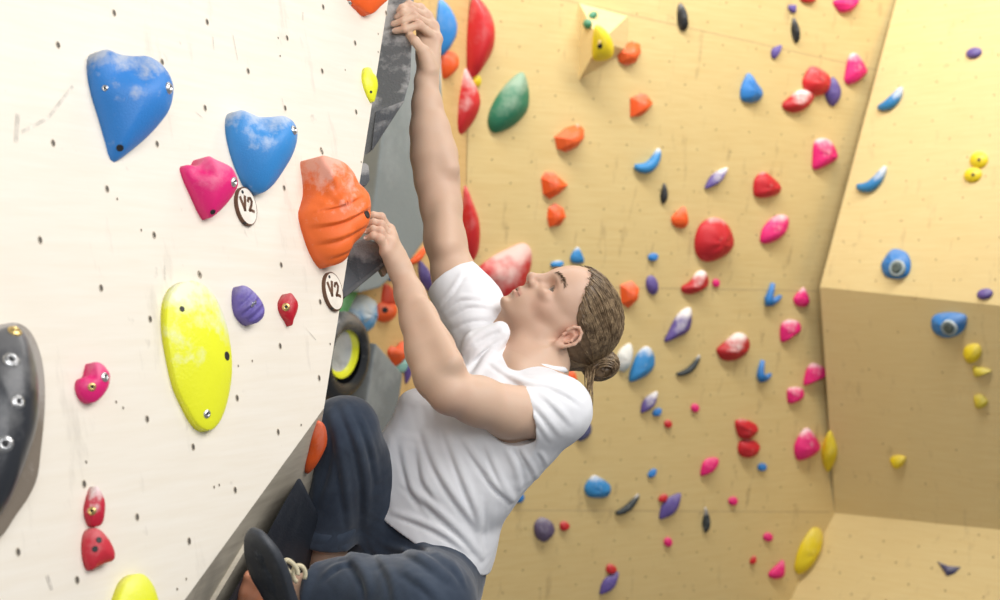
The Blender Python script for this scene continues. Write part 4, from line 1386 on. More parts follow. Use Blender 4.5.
H('u', 0, hE(-.014, 0, .043, .097, .074, .085))
H('u', .03, hE(.036, 0, .034, .064, .066, .074))
H('u', .03, hE(.040, 0, -.030, .050, .054, .058))
for s_ in (1, -1):
    H('u', .025, hC((.006, s_ * .050, -.046), (.070, s_ * .015, -.083), .015, .014))
    H('u', .025, hC((-.002, s_ * .056, .005), (.006, s_ * .050, -.050), .014, .015))
    H('u', .020, hC((.050, s_ * .046, -.018), (.014, s_ * .058, -.004), .015, .010))
H('u', .03, hE(.036, 0, -.060, .044, .040, .034))
H('u', .012, hE(.084, 0, -.086, .0135, .018, .013))
for s_ in (1, -1):
    H('u', .018, hC((.084, s_ * .010, .029), (.064, s_ * .044, .027), .012, .011))
    H('s', .016, hE(.092, s_ * .031, .010, .019, .018, .0125))
    H('u', .010, hE(.072, s_ * .036, -.006, .014, .02, .012))
# nose
H('u', .012, hC((.090, 0, .024), (.109, 0, -.013), .0075, .0090))
H('u', .006, hE(.1125, 0, -.0165, .0095, .0098, .0090))
for s_ in (1, -1):
    H('u', .007, hE(.100, s_ * .0125, -.0205, .0110, .0072, .0078))
H('u', .006, hC((.108, 0, -.024), (.092, 0, -.032), .005, .006))
for s_ in (1, -1):
    H('s', .002, hE(.102, s_ * .0065, -.0285, .0052, .0034, .0040))
# mouth
H('u', .016, hE(.076, 0, -.052, .0235, .032, .026))
H('u', .005, hC((.0965, 0, -.0490), (.083, .021, -.0545), .0060, .0030))
H('u', .005, hC((.0965, 0, -.0490), (.083, -.021, -.0545), .0060, .0030))
H('u', .005, hC((.0940, 0, -.0625), (.082, .019, -.0575), .0068, .0030))
H('u', .005, hC((.0940, 0, -.0625), (.082, -.019, -.0575), .0068, .0030))
for s_ in (1, -1):
    H('s', .0025, hC((.1020, 0, -.0562), (.080, s_ * .0265, -.0570), .0026, .0018))
H('s', .010, hC((.099, .012, -.0765), (.099, -.012, -.0765), .0055, .0055))
# eyes: lids over the ball, slit cut, ball inside
for s_ in (1, -1):
    eb = (.0690, s_ * .0315, .0120)
    H('u', .006, hE(*eb, .0150, .0158, .0138))
    H('s', .0012, Fn((lambda p, e=eb: np.maximum(np.abs((hl(p) - e)[:, 2] + .0008 + ((hl(p) - e)[:, 1] / .0135) ** 2 * .0012) - .0072 * np.clip(1 - ((hl(p) - e)[:, 1] / .0150) ** 2, -.5, 1),
                                                  -((hl(p) - e)[:, 0] - .004)) * HS), hw(*eb), .02))
    H('u', 0, hE(*eb, .0130, .0130, .0130))
    H('u', .003, hC((eb[0] + .0105, eb[1] - s_ * .008, eb[2] + .0085), (eb[0] + .0075, eb[1] + s_ * .012, eb[2] + .0060), .0016, .0014))
# ears
for s_ in (1, -1):
    ec = np.array([-.012, s_ * .0830, -.001])
    tilt = math.radians(-14)
    def ept(u, v, o=0.0, s2=s_, e=ec):
        x, z = u * math.cos(tilt) - v * math.sin(tilt), u * math.sin(tilt) + v * math.cos(tilt)
        return (e[0] + x, e[1] + s2 * (o + max(0, -x) * .55), e[2] + z)
    H('u', .006, hE(*ept(-.004, .002, .001), .0150, .0050, .0275))
    ring = [ept(.013, .008, .004), ept(.010, .022, .005), ept(.001, .030, .006), ept(-.010, .027, .007), ept(-.0165, .015, .008), ept(-.0170, .002, .008), ept(-.013, -.010, .006), ept(-.007, -.020, .005), ept(.001, -.027, .003)]
    for a, b in zip(ring[:-1], ring[1:]):
        H('u', .0025, hC(a, b, .0036, .0036))
    H('u', .005, hE(*ept(.002, -.024, .003), .0075, .0042, .0085))
    anti = [ept(.002, .019, .003), ept(-.007, .013, .004), ept(-.0095, .001, .0045), ept(-.005, -.010, .004)]
    for a, b in zip(anti[:-1], anti[1:]):
        H('u', .003, hC(a, b, .0030, .0030))
    H('s', .003, hE(*ept(.0015, .000, .006), .0072, .0052, .0100))
    H('s', .003, hE(*ept(-.002, .0215, .006), .0060, .0035, .0035))
    H('u', .003, hE(*ept(.0105, -.002, .004), .0036, .0036, .0060))
HEADF = Field(hd)
neck = [('u', 0, Cone(hw(-.034, 0, -.030), neck0, .052, .057)),
        ('u', .03, Cone(hw(.018, 0, -.060), P(528, 362, 2.93) + SPF * .02, .026, .030)),
        ('u', .02, Cone(hw(-.030, .050, -.030), P(519, 366, 2.885), .016, .013)),
        ('u', .02, Cone(hw(-.030, -.050, -.030), P(513, 356, 2.93), .016, .013)),
        ('u', .012, hE(.036, 0, -.112, .012, .012, .014)),
        ('u', .05, Cone(neck0, shL * .6 + neck0 * .4, .042, .040)), ('u', .05, Cone(neck0, shR * .6 + neck0 * .4, .042, .040))]
BODY = Field([('u', 0, Field(neck)), ('u', .022, HEADF), ('u', .05, Loft(TORSO, SPL, SPF)),
              ('u', .04, Field(chain(armR))), ('u', .014, Field(handR)),
              ('u', .04, Field(chain(armL2))), ('u', .012, Field(chain(armL))), ('u', .022, Cone(P(452, 362, 2.725), P(424, 306, 2.805), .021, .010)), ('u', .02, Cone(P(426, 372, 2.74), P(409, 310, 2.82), .016, .008)), ('u', .02, Cone(P(446, 246, 3.075), P(445, 208, 3.115), .030, .020)), ('u', .02, Cone(P(450, 168, 3.14), P(436, 118, 3.165), .020, .009)), ('u', .014, Field(handL)),
              ('u', .05, Cone(hipR, knR, .070, .054)), ('u', .02, Cone(knR, anR, .052, .036)), ('u', .02, Cone(knR * .7 + anR * .3 + [0, .02, 0], knR * .45 + anR * .55, .050, .044)),
              ('u', .05, Cone(hipL, knL, .074, .056)), ('u', .02, Cone(knL, anL, .052, .0375)),
              ('u', .02, Cone(anR, anR + [-.03, .06, -.05], .036, .030)), ('u', .015, Ell(anL + [0, -.018, 0.004], (.018, .02, .02)))])

V, Q = surface(BODY, .0023)
# skin colour: lips, brows, stubble, rosy ears and knuckles
col = np.tile(np.array([.65, .445, .32]), (len(V), 1))
loc = hl(V)
inh = (np.linalg.norm(loc - [0, 0, .01], axis=1) < .16)


def paint(mask, c):
    m = np.clip(mask, 0, 1)[:, None]
    col[:] = col * (1 - m) + np.array(c) * m


def blob(c, r):
    d = np.sqrt((((loc - c) / r) ** 2).sum(1))
    return np.clip(1.4 - d, 0, 1) * inh


paint(inh * np.clip((loc[:, 0] + .03) / .05, 0, 1) * .8, (.62, .40, .29))  # redder face: shading and warm bounced light put into the skin colour
for s_ in (1, -1):
    paint(blob((.055, s_ * .048, -.022), (.03, .02, .024)) * .45, (.64, .35, .26))
    paint(blob((-.014, s_ * .082, .004), (.022, .02, .034)) * .75, (.66, .31, .22))
    eb = np.array([.0690, s_ * .0315, .0120])
    q = loc - eb
    rad = np.linalg.norm(q, axis=1)
    ball = (rad < .01335) & (q[:, 0] > .0035) & inh
    paint(ball * 1.0, (.80, .78, .76))
    gz = np.array([.86, .40, .18])
    ang = np.sqrt(np.maximum(0, 1 - np.clip((q @ nrm(gz)) / np.maximum(rad, 1e-6), -1, 1) ** 2))
    paint((ball & (ang < .60)) * 1.0, (.12, .11, .09))
    paint((ball & (ang < .22)) * 1.0, (.01, .01, .01))
    paint(np.clip(1.3 - np.abs(rad - .0146) / .0022, 0, 1) * (np.abs(q[:, 2] - .0052) < .0026) * (q[:, 0] > .003) * inh * .75, (.16, .09, .06))
    # brow
    by = np.clip(1 - np.abs(loc[:, 2] - (.0335 + .004 * np.sin(np.clip((np.abs(loc[:, 1]) - .012) / .033, 0, 1) * 2.6))) / .0048, 0, 1) * ((loc[:, 1] * s_ > .010) & (loc[:, 1] * s_ < .046)) * (loc[:, 0] > .03)
    paint(by * inh * .8, (.20, .125, .075))
lip = np.maximum(np.clip(1 - np.abs(loc[:, 2] + .0500 + .0028 * np.clip(np.abs(loc[:, 1]) / .02, 0, 1)) / .0052, 0, 1), np.clip(1 - np.abs(loc[:, 2] + .0615 - .003 * np.clip(np.abs(loc[:, 1]) / .02, 0, 1)) / .0062, 0, 1))
paint(np.clip(lip * 1.6, 0, 1) * (np.abs(loc[:, 1]) < .0245) * (loc[:, 0] > .074) * inh * .75, (.58, .25, .20))
paint(np.clip(1.6 - np.abs(loc[:, 2] + .0563) / .0014, 0, 1) * (np.abs(loc[:, 1]) < .0265) * (loc[:, 0] > .072) * (loc[:, 0] < .0985) * inh * .9, (.16, .05, .045))  # gap between the lips: shade of the parted mouth put into the colour
beard = np.clip((-.035 - loc[:, 2]) / .03, 0, 1) * (loc[:, 0] > .0) * np.clip(1.2 - np.abs(loc[:, 1]) / .07, 0, 1)
paint(beard * inh * .32 * (loc[:, 2] > -.12), (.52, .36, .25))
paint(blob((.100, 0, -.037), (.012, .024, .007)) * .3, (.42, .28, .20))
paint(blob((.109, 0, -.018), (.012, .014, .012)) * .4, (.66, .35, .26))
for f in fR + fL:
    for j, (pt, rr) in enumerate(((f[1], .016), (f[0], .018), (f[3], .013))):
        d = np.linalg.norm(V - pt, axis=1)
        paint(np.clip(1.3 - d / rr, 0, 1) * .4, (.62, .34, .25) if j < 2 else (.72, .56, .48))
    nd_ = nrm(f[3] - f[2])
for j in (elL, elR):
    paint(np.clip(1.3 - np.linalg.norm(V - j - [0, -.02, -.03], axis=1) / .05, 0, 1) * .35, (.62, .35, .26))

m_skin, nt_, b_ = mat_base('skin', .48, .35)
va = nd(nt_, 'ShaderNodeVertexColor', layer_name='skin')
oc = nd(nt_, 'ShaderNodeTexCoord').outputs['Object']
nz = noise(nt_, oc, 26, 4, .6, .3, .7, 0, .22)
lk(nt_, mixc(nt_, nz, va.outputs['Color'], (.585, .385, .275)), b_.inputs['Base Color'])
b_.inputs['Subsurface Weight'].default_value = .12
b_.inputs['Subsurface Radius'].default_value = (.012, .005, .003)
b_.inputs['Subsurface Scale'].default_value = .5
bump(nt_, b_, noise(nt_, oc, 240, 3, .6, .2, .8), .12, .0008)
person = surf_obj('person', V, Q, m_skin, None, col, 1)
tag(person, 'climber in white t-shirt and navy trousers hanging from the boulder edge, hair in a bun', 'person')
print('body', len(V))

# nails
m_nail = plain('fingernail', (.86, .66, .58), .3)
for f in fR[:3] + fL:
    ax = nrm(f[3] - f[2])
    out = nrm(CAM - f[3])
    out = nrm(out - ax * (out @ ax) + np.array([0, 0, .35]))
    sd = np.cross(ax, out)
    c = f[3] - ax * .002 + out * .0066
    Vn = []
    for t in np.linspace(0, 2 * math.pi, 12, endpoint=False):
        a, b = .0058 * math.cos(t), .0043 * math.sin(t)
        Vn.append(c + ax * a + sd * b - out * (b * b * 60))
    Vn += [v - out * .0012 for v in Vn]
    link('fingernail', Vn, [tuple(range(12)), tuple(range(23, 11, -1))] + [(i, (i + 1) % 12, 12 + (i + 1) % 12, 12 + i) for i in range(12)], m_nail, person)

# ------------------------------------------------------------------ hair
HAIRZ = [-.085, -.060, -.035, -.010, .020, .034, .045, .062, .078, .090, .11]
HAIRX = [-.066, -.038, -.030, -.034, -.020, .020, .034, .050, .060, .066, .075]
cap = Field([('u', 0, hE(-.016, 0, .045, .1025, .0795, .0905)), ('u', .03, hE(.032, 0, .040, .064, .069, .075)), ('u', .03, hE(-.050, 0, -.012, .052, .060, .050)),
             ('u', .02, Cone(hw(-.075, .0, -.030), hw(-.112, .004, .030), .036 * HS, .026 * HS))])


def strandy(p):
    q = hl(p) - np.array([-.114, 0, .032])
    r = np.linalg.norm(q, axis=1)
    th = np.arctan2(q[:, 1], q[:, 2] + 1e-6)
    ph = np.arctan2(q[:, 0], np.hypot(q[:, 1], q[:, 2]))
    w = np.sin(th * 34 + 3 * np.sin(ph * 3)) * .55 + np.sin(th * 71 + 1.7 + 4 * ph) * .35 + np.sin(th * 17 + .6) * .5
    return w * .0011 * np.clip(r / .05, 0, 1)


def hair_edge(p):
    q = hl(p)
    xh = np.interp(q[:, 2], HAIRZ, HAIRX) + .002 * np.sin(q[:, 1] * 260) + .0015 * np.sin(q[:, 2] * 430)
    return (q[:, 0] - xh) * .6


HAIR = Field([('u', 0, cap), ('d', 0, Fn(strandy, HO, 1)), ('i', .010, Fn(hair_edge, HO, 1)), ('s', .004, hE(-.012, .084, -.001, .021, .016, .031)), ('s', .004, hE(-.012, -.084, -.001, .021, .016, .031))])
V, Q = surface(HAIR, .0021)
m_hair, nt_, b_ = mat_base('brown_hair', .42, .5)
oc = nd(nt_, 'ShaderNodeTexCoord').outputs['Object']
hcol = mixc(nt_, noise(nt_, oc, 90, 5, .7, .3, .7), (.085, .050, .026), (.20, .13, .07))
lk(nt_, hcol, b_.inputs['Base Color'])
hair = surf_obj('hair', V, Q, m_hair, person)
KNOT = np.array([-.115, .004, .032])
bunc = hw(-.134, .010, .040)
BM = HM
bun_f = Field([('u', 0, Ell(bunc, np.array([.030, .044, .040]) * HS, BM)), ('u', .01, Ell(hw(-.122, -.004, .030), np.array([.026, .03, .03]) * HS, BM)),
               ('d', 0, Fn(lambda p: .0016 * np.sin(np.arctan2((hl(p) - hl(bunc))[:, 2], (hl(p) - hl(bunc))[:, 0]) * 3 + (hl(p) - hl(bunc))[:, 1] * 420) + .0008 * np.sin((hl(p) - hl(bunc))[:, 1] * 950 + 2 * np.arctan2((hl(p) - hl(bunc))[:, 2], (hl(p) - hl(bunc))[:, 0])), bunc, 1))])
V, Q = surface(bun_f, .0021)
bun = surf_obj('hair_bun', V, Q, m_hair, hair)
m_tie = plain('hair_tie_straw', (.55, .47, .30), .6)
tv = [hw(*(KNOT + np.array([-.004, .030 * math.cos(t), .030 * math.sin(t)]))) for t in np.linspace(0, 2 * math.pi, 25)]
Vt, Ft = tube(tv, .0022, 8, False)
link('hair_tie', Vt, Ft, m_tie, hair)
# combed strands from the hairline back to the knot
ST_V, ST_F = [], []
rr_ = np.random.default_rng(3)
capc = np.array([-.016, 0, .040])
for i in range(420):
    ang = rr_.uniform(-2.35, 2.35)
    z0 = .020 + .075 * math.cos(ang) if abs(ang) < 1.6 else -.035 - .02 * rr_.random()
    y0 = .078 * math.sin(ang)
    z0 += rr_.normal(0, .006)
    x0 = np.interp(z0, HAIRZ, HAIRX) - abs(rr_.normal(0, .03)) * (1 if rr_.random() < .7 else 2.2)
    a, b = np.array([x0, y0, z0]), KNOT + rr_.normal(0, .006, 3)
    pts = []
    for t in np.linspace(0, 1, 13):
        q = a * (1 - t) + b * t
        d = nrm(q - capc)
        # push out to the cap surface
        lo_, hi_ = .02, .16
        for _ in range(12):
            md = (lo_ + hi_) / 2
            if cap.f(hw(*(capc + d * md))[None, :])[0] < 0:
                lo_ = md
            else:
                hi_ = md
        lift = .0008 + .0012 * rr_.random() * math.sin(math.pi * t)
        pts.append(hw(*(capc + d * (lo_ / 1.0) * 1.0)) + (d @ HM) * lift)
    pts = np.array(pts)
    k = hl(pts)
    ear = (np.abs(k[:, 1]) > .055) & (k[:, 0] > -.036) & (k[:, 2] < .036)
    if ear.any():
        continue
    v, f = tube(pts, np.linspace(.0009, .0012, 13) * rr_.uniform(.7, 1.2), 4)
    o_ = len(ST_V)
    ST_V += v
    ST_F += [tuple(q + o_ for q in g) for g in f]
for i in range(22):   # loose ends hanging from the knot and nape
    s0 = hw(*(KNOT + np.array([-.004, .02, -.012]) + rr_.normal(0, .007, 3)))
    e0 = P(588 + rr_.normal(0, 3), 411 + rr_.normal(0, 5), 2.93 + rr_.normal(0, .01))
    mid = P(590 + rr_.normal(0, 4), 393, 2.94)
    t = np.linspace(0, 1, 9)[:, None]
    pts = (1 - t) ** 2 * s0 + 2 * t * (1 - t) * mid + t * t * e0
    v, f = tube(pts, np.linspace(.0016, .0006, 9), 4)
    o_ = len(ST_V)
    ST_V += v
    ST_F += [tuple(q + o_ for q in g) for g in f]
for i in range(26):   # fuzz at the nape behind the ear
    k = np.array([-.034 + rr_.normal(0, .008), .058, -.034 + rr_.normal(0, .010)])
    s0, e0 = hw(*k), hw(*(k + np.array([.006 + rr_.normal(0, .005), .008, -.022 + rr_.normal(0, .006)])))
    v, f = tube([s0, (s0 + e0) / 2 + [0, -.003, 0], e0], [.0011, .0009, .0004], 4)
    o_ = len(ST_V)
    ST_V += v
    ST_F += [tuple(q + o_ for q in g) for g in f]
bl = hl(bunc)
for i in range(90):   # hair wound round the bun
    y0, tl = rr_.uniform(-.042, .042), rr_.normal(0, .25)
    t = np.linspace(rr_.uniform(0, 6), rr_.uniform(7, 10), 16)
    rad = np.sqrt(max(.08, 1 - (y0 / .046) ** 2))
    pts = [hw(*(bl + np.array([.0305 * rad * math.cos(q), y0 + .006 * math.sin(q + tl) + tl * .004, .0405 * rad * math.sin(q)]) * (1.0 + .03 * rr_.random()))) for q in t]
    v, f = tube(pts, np.full(16, .0011 * rr_.uniform(.7, 1.2)), 4)
    o_ = len(ST_V)
    ST_V += v
    ST_F += [tuple(q + o_ for q in g) for g in f]
m_str, nt_, b_ = mat_base('brown_hair_strands', .38, .5)
oc = nd(nt_, 'ShaderNodeTexCoord').outputs['Object']
lk(nt_, mixc(nt_, noise(nt_, oc, 60, 5, .7, .35, .65), (.08, .048, .025), (.37, .26, .15)), b_.inputs['Base Color'])
tag(link('hair_strands', ST_V, ST_F, m_str, hair), kind='stuff')
# eyebrow hairs
EV, EF = [], []
for s_ in (1, -1):
    for i in range(70):
        t = rr_.random()
        y = s_ * (.011 + .033 * t)
        z = .031 + .004 * math.sin(t * 2.6) + rr_.normal(0, .0014)
        d = nrm(np.array([.085 - .02 * t, y, z]) - np.array([.0, 0, .01]))
        o0 = np.array([0., 0, .01])
        lo_, hi_ = .05, .12
        for _ in range(14):
            md = (lo_ + hi_) / 2
            if HEADF.f(hw(*(o0 + d * md))[None, :])[0] < 0:
                lo_ = md
            else:
                hi_ = md
        a = o0 + d * lo_
        b = a + np.array([-.003 * t, s_ * .006, .0035 * (1 - t)]) + d * .0012
        v, f = tube([hw(*a), hw(*((a + b) / 2 + d * .0006)), hw(*b)], [.0007, .0006, .0002], 3)
        o_ = len(EV)
        EV += v
        EF += [tuple(q + o_ for q in g) for g in f]
tag(link('eyebrows', EV, EF, m_hair, person), kind='stuff')

# ------------------------------------------------------------------ clothes
class Pleat:
    """a raised crease with a hollow beside it, along a line on the garment"""
    def __init__(s, path, w, amp, side):
        s.p, s.w, s.amp, s.side = path, w, amp, side
        s.c = path.mean(0)
        s.R = np.linalg.norm(path - s.c, axis=1).max() + 3 * w

    def f(s, p):
        best = np.full(len(p), 1.0)
        off = np.zeros(len(p))
        tt = np.zeros(len(p))
        n = len(s.p) - 1
        for i in range(n):
            a, b = s.p[i], s.p[i + 1]
            ab = b - a
            t = np.clip((p - a) @ ab / (ab @ ab), 0, 1)
            v = p - a - t[:, None] * ab
            d = np.sqrt((v * v).sum(1))
            m = d < best
            best[m] = d[m]
            tt[m] = (i + t[m]) / n
            sd = nrm(np.cross(ab, CAM - a))
            off[m] = (v @ sd)[m]
        g = np.sin(np.pi * np.clip(tt * .9 + .05, 0, 1)) ** .7
        u = off * s.side / s.w
        return -s.amp * g * (np.exp(-(best / s.w) ** 2) - .75 * np.exp(-((u - 1.35) / .8) ** 2 - (best / (2.2 * s.w)) ** 4))


def folds(base, lst, z0, z1):
    """creases laid on a garment along photo lines"""
    ops = []
    for pts, w, amp, *sd in lst:
        pts = np.asarray(pts, float)
        k = np.linspace(0, 1, len(pts))
        t = np.linspace(0, 1, 9)
        q = np.stack([np.interp(t, k, pts[:, i]) for i in range(2)], 1)
        for _ in range(2):
            q[1:-1] = (q[:-2] + 2 * q[1:-1] + q[2:]) / 4
        h = [trace(base, x, y, z0, z1) for x, y in q]
        h = [v for v in h if v is not None]
        if len(h) > 2:
            ops.append(('d', 0, Pleat(np.array(h), w, amp, sd[0] if sd else 1)))
    return ops


def waves(amp, fr, seed, along=None):
    """cloth creases; they run along the given direction"""
    g = np.random.default_rng(seed)
    K = []
    for _ in range(9):
        k = nrm(g.normal(size=3))
        if along is not None:
            k = k - along * np.dot(k, along) * .82
            k = nrm(k) * .8 + k * .2
        K.append((k * fr * g.uniform(.6, 1.7), g.uniform(0, 6.28)))
    def fn(p):
        w = p + .02 * np.sin(p[:, [1, 2, 0]] * fr * .5)
        s = sum(1 - 2 * np.abs(np.sin(w @ k + ph)) for k, ph in K)
        return amp * s / 9
    return fn


oL, oR = P(530, 416, 2.815), P(452, 279, 3.085)
dL, dR = nrm([-.97, -.12, -.20]), nrm([-.55, .25, .80])


def tube_end(ops, o, d):
    """a sleeve or trouser leg cut square at its opening"""
    return Field([('u', .02, q) for q in ops] + [('s', 0, Half(o, d))])



SH_T = [(P(416, 585, 2.97), .150, .126), (P(430, 540, 2.97), .150, .128), (P(448, 475, 2.96), .150, .130), (P(486, 415, 2.96), .158, .126),
        (P(503, 396, 2.96), .148, .100), (P(510, 384, 2.96), .112, .072)]


def shirt_base(off=0.0, fold_ops=()):
    T = [(c, a + off, b + off) for c, a, b in SH_T]
    ops = [('u', 0, Loft(T, SPL, SPF)),
           ('u', .04, tube_end([Cone(shL, oL + dL * .04, .064 + off, .0635 + off)], oL, dL)), ('u', .04, tube_end([Cone(shR, oR + dR * .05, .066 + off, .058 + off)], oR, dR)),
           ('u', .05, Cone(P(530, 384, 2.93), shL, .036 + off, .058 + off)), ('u', .05, Cone(P(520, 376, 2.98), shR, .040 + off, .058 + off)),
           ('u', .05, Cone(P(503, 332, 3.03), P(478, 335, 3.02), .038 + off, .04 + off)), ('u', .035, Cone(P(500, 332, 2.925), P(478, 346, 2.93), .022 + off, .034 + off)),
           ('u', .05, Cone(P(412, 405, 2.92), P(400, 462, 2.92), .030 + off, .048 + off)), ('u', .05, Cone(P(400, 462, 2.92), P(404, 515, 2.92), .048 + off, .055 + off)),
           ('u', .03, Cone(P(478, 540, 2.90), P(466, 562, 2.90), .026 + off, .028 + off)),
           ('u', .05, Cone(P(533, 448, 2.86), P(490, 495, 2.88), .045 + off, .042 + off))]
    return ops + list(fold_ops)


sb = Field(shirt_base())
FO = folds(sb, [([(403, 448), (408, 474), (414, 492), (424, 506)], .008, .007), ([(426, 436), (436, 466), (456, 498), (478, 526)], .009, .008), ([(448, 436), (459, 466), (472, 498), (484, 530)], .008, .008),
                ([(466, 442), (484, 468), (498, 486), (512, 500)], .008, .008), ([(488, 448), (500, 478), (513, 500)], .007, .007), ([(506, 448), (517, 466), (520, 488)], .007, .007, -1), ([(522, 450), (529, 462), (537, 478)], .006, .006),
                ([(540, 452), (545, 460), (548, 470)], .005, .005), ([(488, 478), (500, 490), (512, 500)], .006, .006), ([(408, 486), (434, 506), (464, 534), (482, 556)], .009, .008), ([(394, 512), (414, 518), (442, 530), (468, 550)], .008, .006),
                ([(480, 500), (478, 528), (482, 556)], .008, .006, -1), ([(390, 440), (386, 470), (390, 500)], .010, .005), ([(420, 450), (424, 480), (436, 496)], .008, .006),
                ([(534, 402), (546, 416), (560, 434)], .007, .0045), ([(545, 396), (556, 406), (570, 422)], .007, .0045), ([(550, 386), (566, 392), (580, 402)], .007, .0045), ([(534, 414), (542, 428), (550, 440)], .006, .0035),
                ([(440, 302), (452, 291), (464, 270)], .006, .005), ([(442, 309), (460, 296), (480, 298)], .006, .006), ([(446, 316), (468, 303), (490, 306)], .006, .006), ([(452, 325), (472, 316), (498, 318)], .007, .007),
                ([(474, 378), (489, 354), (506, 336)], .011, .009, -1), ([(462, 350), (478, 336), (500, 326)], .008, .007), ([(470, 362), (486, 346), (502, 334)], .006, .006), ([(510, 376), (530, 384), (552, 384)], .007, .004), ([(490, 362), (506, 374), (524, 382)], .006, .004)], 2.5, 3.3)
ndir = nrm(hw(0, 0, -.06) - P(540, 372, 2.965))
nk0 = P(534, 364, 2.955)
NKR = .068
fdir = nrm(P(505, 545, 2.92) - P(462, 440, 2.92))
wv = waves(.0020, 34, 5, fdir)
wv2 = waves(.0010, 80, 6, fdir)
hem_o, hem_n = P(428, 541, 2.9), nrm([-.50, .10, -.86])
SHIRT = Field([('u', 0, Field(shirt_base(0, FO))), ('d', 0, Fn(lambda p: wv(p) + wv2(p), shL, 3)), 
               ('s', .003, Cone(nk0 - ndir * .02, nk0 + ndir * .075, NKR, NKR)),
               ('s', .002, Cone(oL - dL * .010, oL + dL * .03, .0525, .0535)), ('s', .002, Cone(oR - dR * .010, oR + dR * .03, .050, .051)), ('s', 0, Half(hem_o, hem_n))])
V, Q = surface(SHIRT, .0030, slack=2.0)
m_shirt, nt_, b_ = mat_base('white_cotton', .85, .15)
oc = nd(nt_, 'ShaderNodeTexCoord').outputs['Object']
lk(nt_, mixc(nt_, noise(nt_, oc, 5, 3, .5, .35, .65), (.83, .83, .85), (.87, .87, .89)), b_.inputs['Base Color'])
bump(nt_, b_, noise(nt_, oc, 420, 2, .5, .2, .8), .12, .0006)
b_.inputs['Sheen Weight'].default_value = .1
shirt = surf_obj('t_shirt', V, Q, m_shirt, person, None, 1)
print('shirt', len(V))
# ribbed collar along the neckline
nu, nv, _ = frame_of(ndir)
cc_ = []
for t in np.linspace(0, 2 * math.pi, 72, endpoint=False):
    q = nk0 + (NKR + .001) * (math.cos(t) * nu + math.sin(t) * nv) + np.outer(np.linspace(.07, -.03, 60), ndir)
    dd = sb.f(q)
    i = int(np.argmax(dd < 0))
    cc_.append(q[i] if dd[i] < 0 else q[-1])
cc_ = np.array(cc_)
hh = (cc_ - nk0) @ ndir
hs = hh.copy()
for _ in range(3):
    hs = np.median(np.stack([np.roll(hs, q) for q in range(-5, 6)]), axis=0)
for _ in range(20):
    hs = (np.roll(hs, 1) + hs * 2 + np.roll(hs, -1)) / 4
cc_ = cc_ + np.outer(np.minimum(hh, hs + .004) - hh, ndir)
for _ in range(8):
    cc_ = (np.roll(cc_, 1, 0) + cc_ * 2 + np.roll(cc_, -1, 0)) / 4
near = cc_[:, 1] < nk0[1] - .022
k0 = int(np.argmax(near & ~np.roll(near, 1)))
arc = np.roll(cc_, -k0, 0)[:int(near.sum())]
arc = arc[500 + FPX * arc[:, 0] / arc[:, 1] > 520]
tt = np.linspace(0, 1, len(arc))
Vc, Fc = tube(arc, .0008 + .0058 * np.clip(np.minimum(tt, 1 - tt) * 6, 0, 1), 8)
link('collar', Vc, Fc, m_shirt, shirt)

# trousers
cufR, cufL = P(327, 535, 2.895), P(316, 594, 2.463)
dcR, dcL = nrm(anR - knR), nrm(anL - knL)


def trou_base(off=0.0, fo=()):
    ops = [('u', 0, Loft([(P(414, 592, 2.97), .142 + off, .122 + off), (P(426, 548, 2.97), .138 + off, .114 + off), (P(434, 524, 2.97), .132 + off, .108 + off)], SPL, SPF)),
           ('u', .05, Cone(hipR, knR, .086 + off, .064 + off)), ('u', .02, tube_end([Cone(knR, cufR, .064 + off, .059 + off), Cone(cufR, anR, .059 + off, .059 + off)], cufR, dcR)),
           ('u', .05, Cone(hipL, knL, .090 + off, .080 + off)), ('u', .03, tube_end([Cone(knL, P(350, 600, 2.46), .086 + off, .076 + off), Cone(P(350, 600, 2.46), cufL, .076 + off, .049 + off), Cone(cufL, anL, .049 + off, .049 + off)], cufL, dcL))]
    ops.insert(1, ('u', .05, Cone(P(402, 542, 3.0), P(436, 560, 2.96), .078 + off, .085 + off)))
    return ops + list(fo)


tb = Field(trou_base())
FT = folds(tb, [([(330, 412), (340, 450), (346, 490), (350, 524)], .009, .008), ([(344, 408), (360, 446), (368, 486), (366, 524)], .009, .008), ([(338, 436), (334, 470), (322, 505)], .008, .006),
                ([(356, 408), (370, 440), (378, 480)], .007, .006), ([(318, 430), (316, 470), (312, 510)], .008, .004), ([(336, 552), (356, 562), (372, 590)], .009, .008), ([(346, 549), (366, 572), (370, 600)], .008, .008),
                ([(386, 545), (420, 555), (452, 580)], .010, .007), ([(400, 538), (430, 548), (460, 575)], .009, .006), ([(322, 577), (336, 566), (352, 562)], .007, .006), ([(404, 570), (426, 584), (440, 600)], .009, .006),
                ([(376, 552), (392, 575), (396, 600)], .008, .006), ([(436, 548), (452, 562), (464, 584)], .007, .006)], 2.1, 3.3)
tdir = nrm(P(360, 520, 2.9) - P(345, 430, 2.85))
tw, tw2 = waves(.0025, 30, 11, tdir), waves(.0014, 90, 12)
TROU = Field([('u', 0, Field(trou_base(0, FT))), ('d', 0, Fn(lambda p: tw(p) + tw2(p), hipL, 3)),
              ('s', .002, Cone(cufR - dcR * .02, cufR + dcR * .03, .051, .052)), ('s', .002, Cone(cufL - dcL * .015, cufL + dcL * .03, .042, .043))])
V, Q = surface(TROU, .0032, slack=2.0)
m_navy, nt_, b_ = mat_base('navy_cotton_twill', .8, .2)
oc = nd(nt_, 'ShaderNodeTexCoord').outputs['Object']
lk(nt_, mixc(nt_, noise(nt_, oc, 9, 5, .6, .35, .7), (.026, .038, .062), (.055, .074, .108)), b_.inputs['Base Color'])
bump(nt_, b_, noise(nt_, oc, 380, 2, .5, .2, .8), .2, .0007)
b_.inputs['Sheen Weight'].default_value = .25
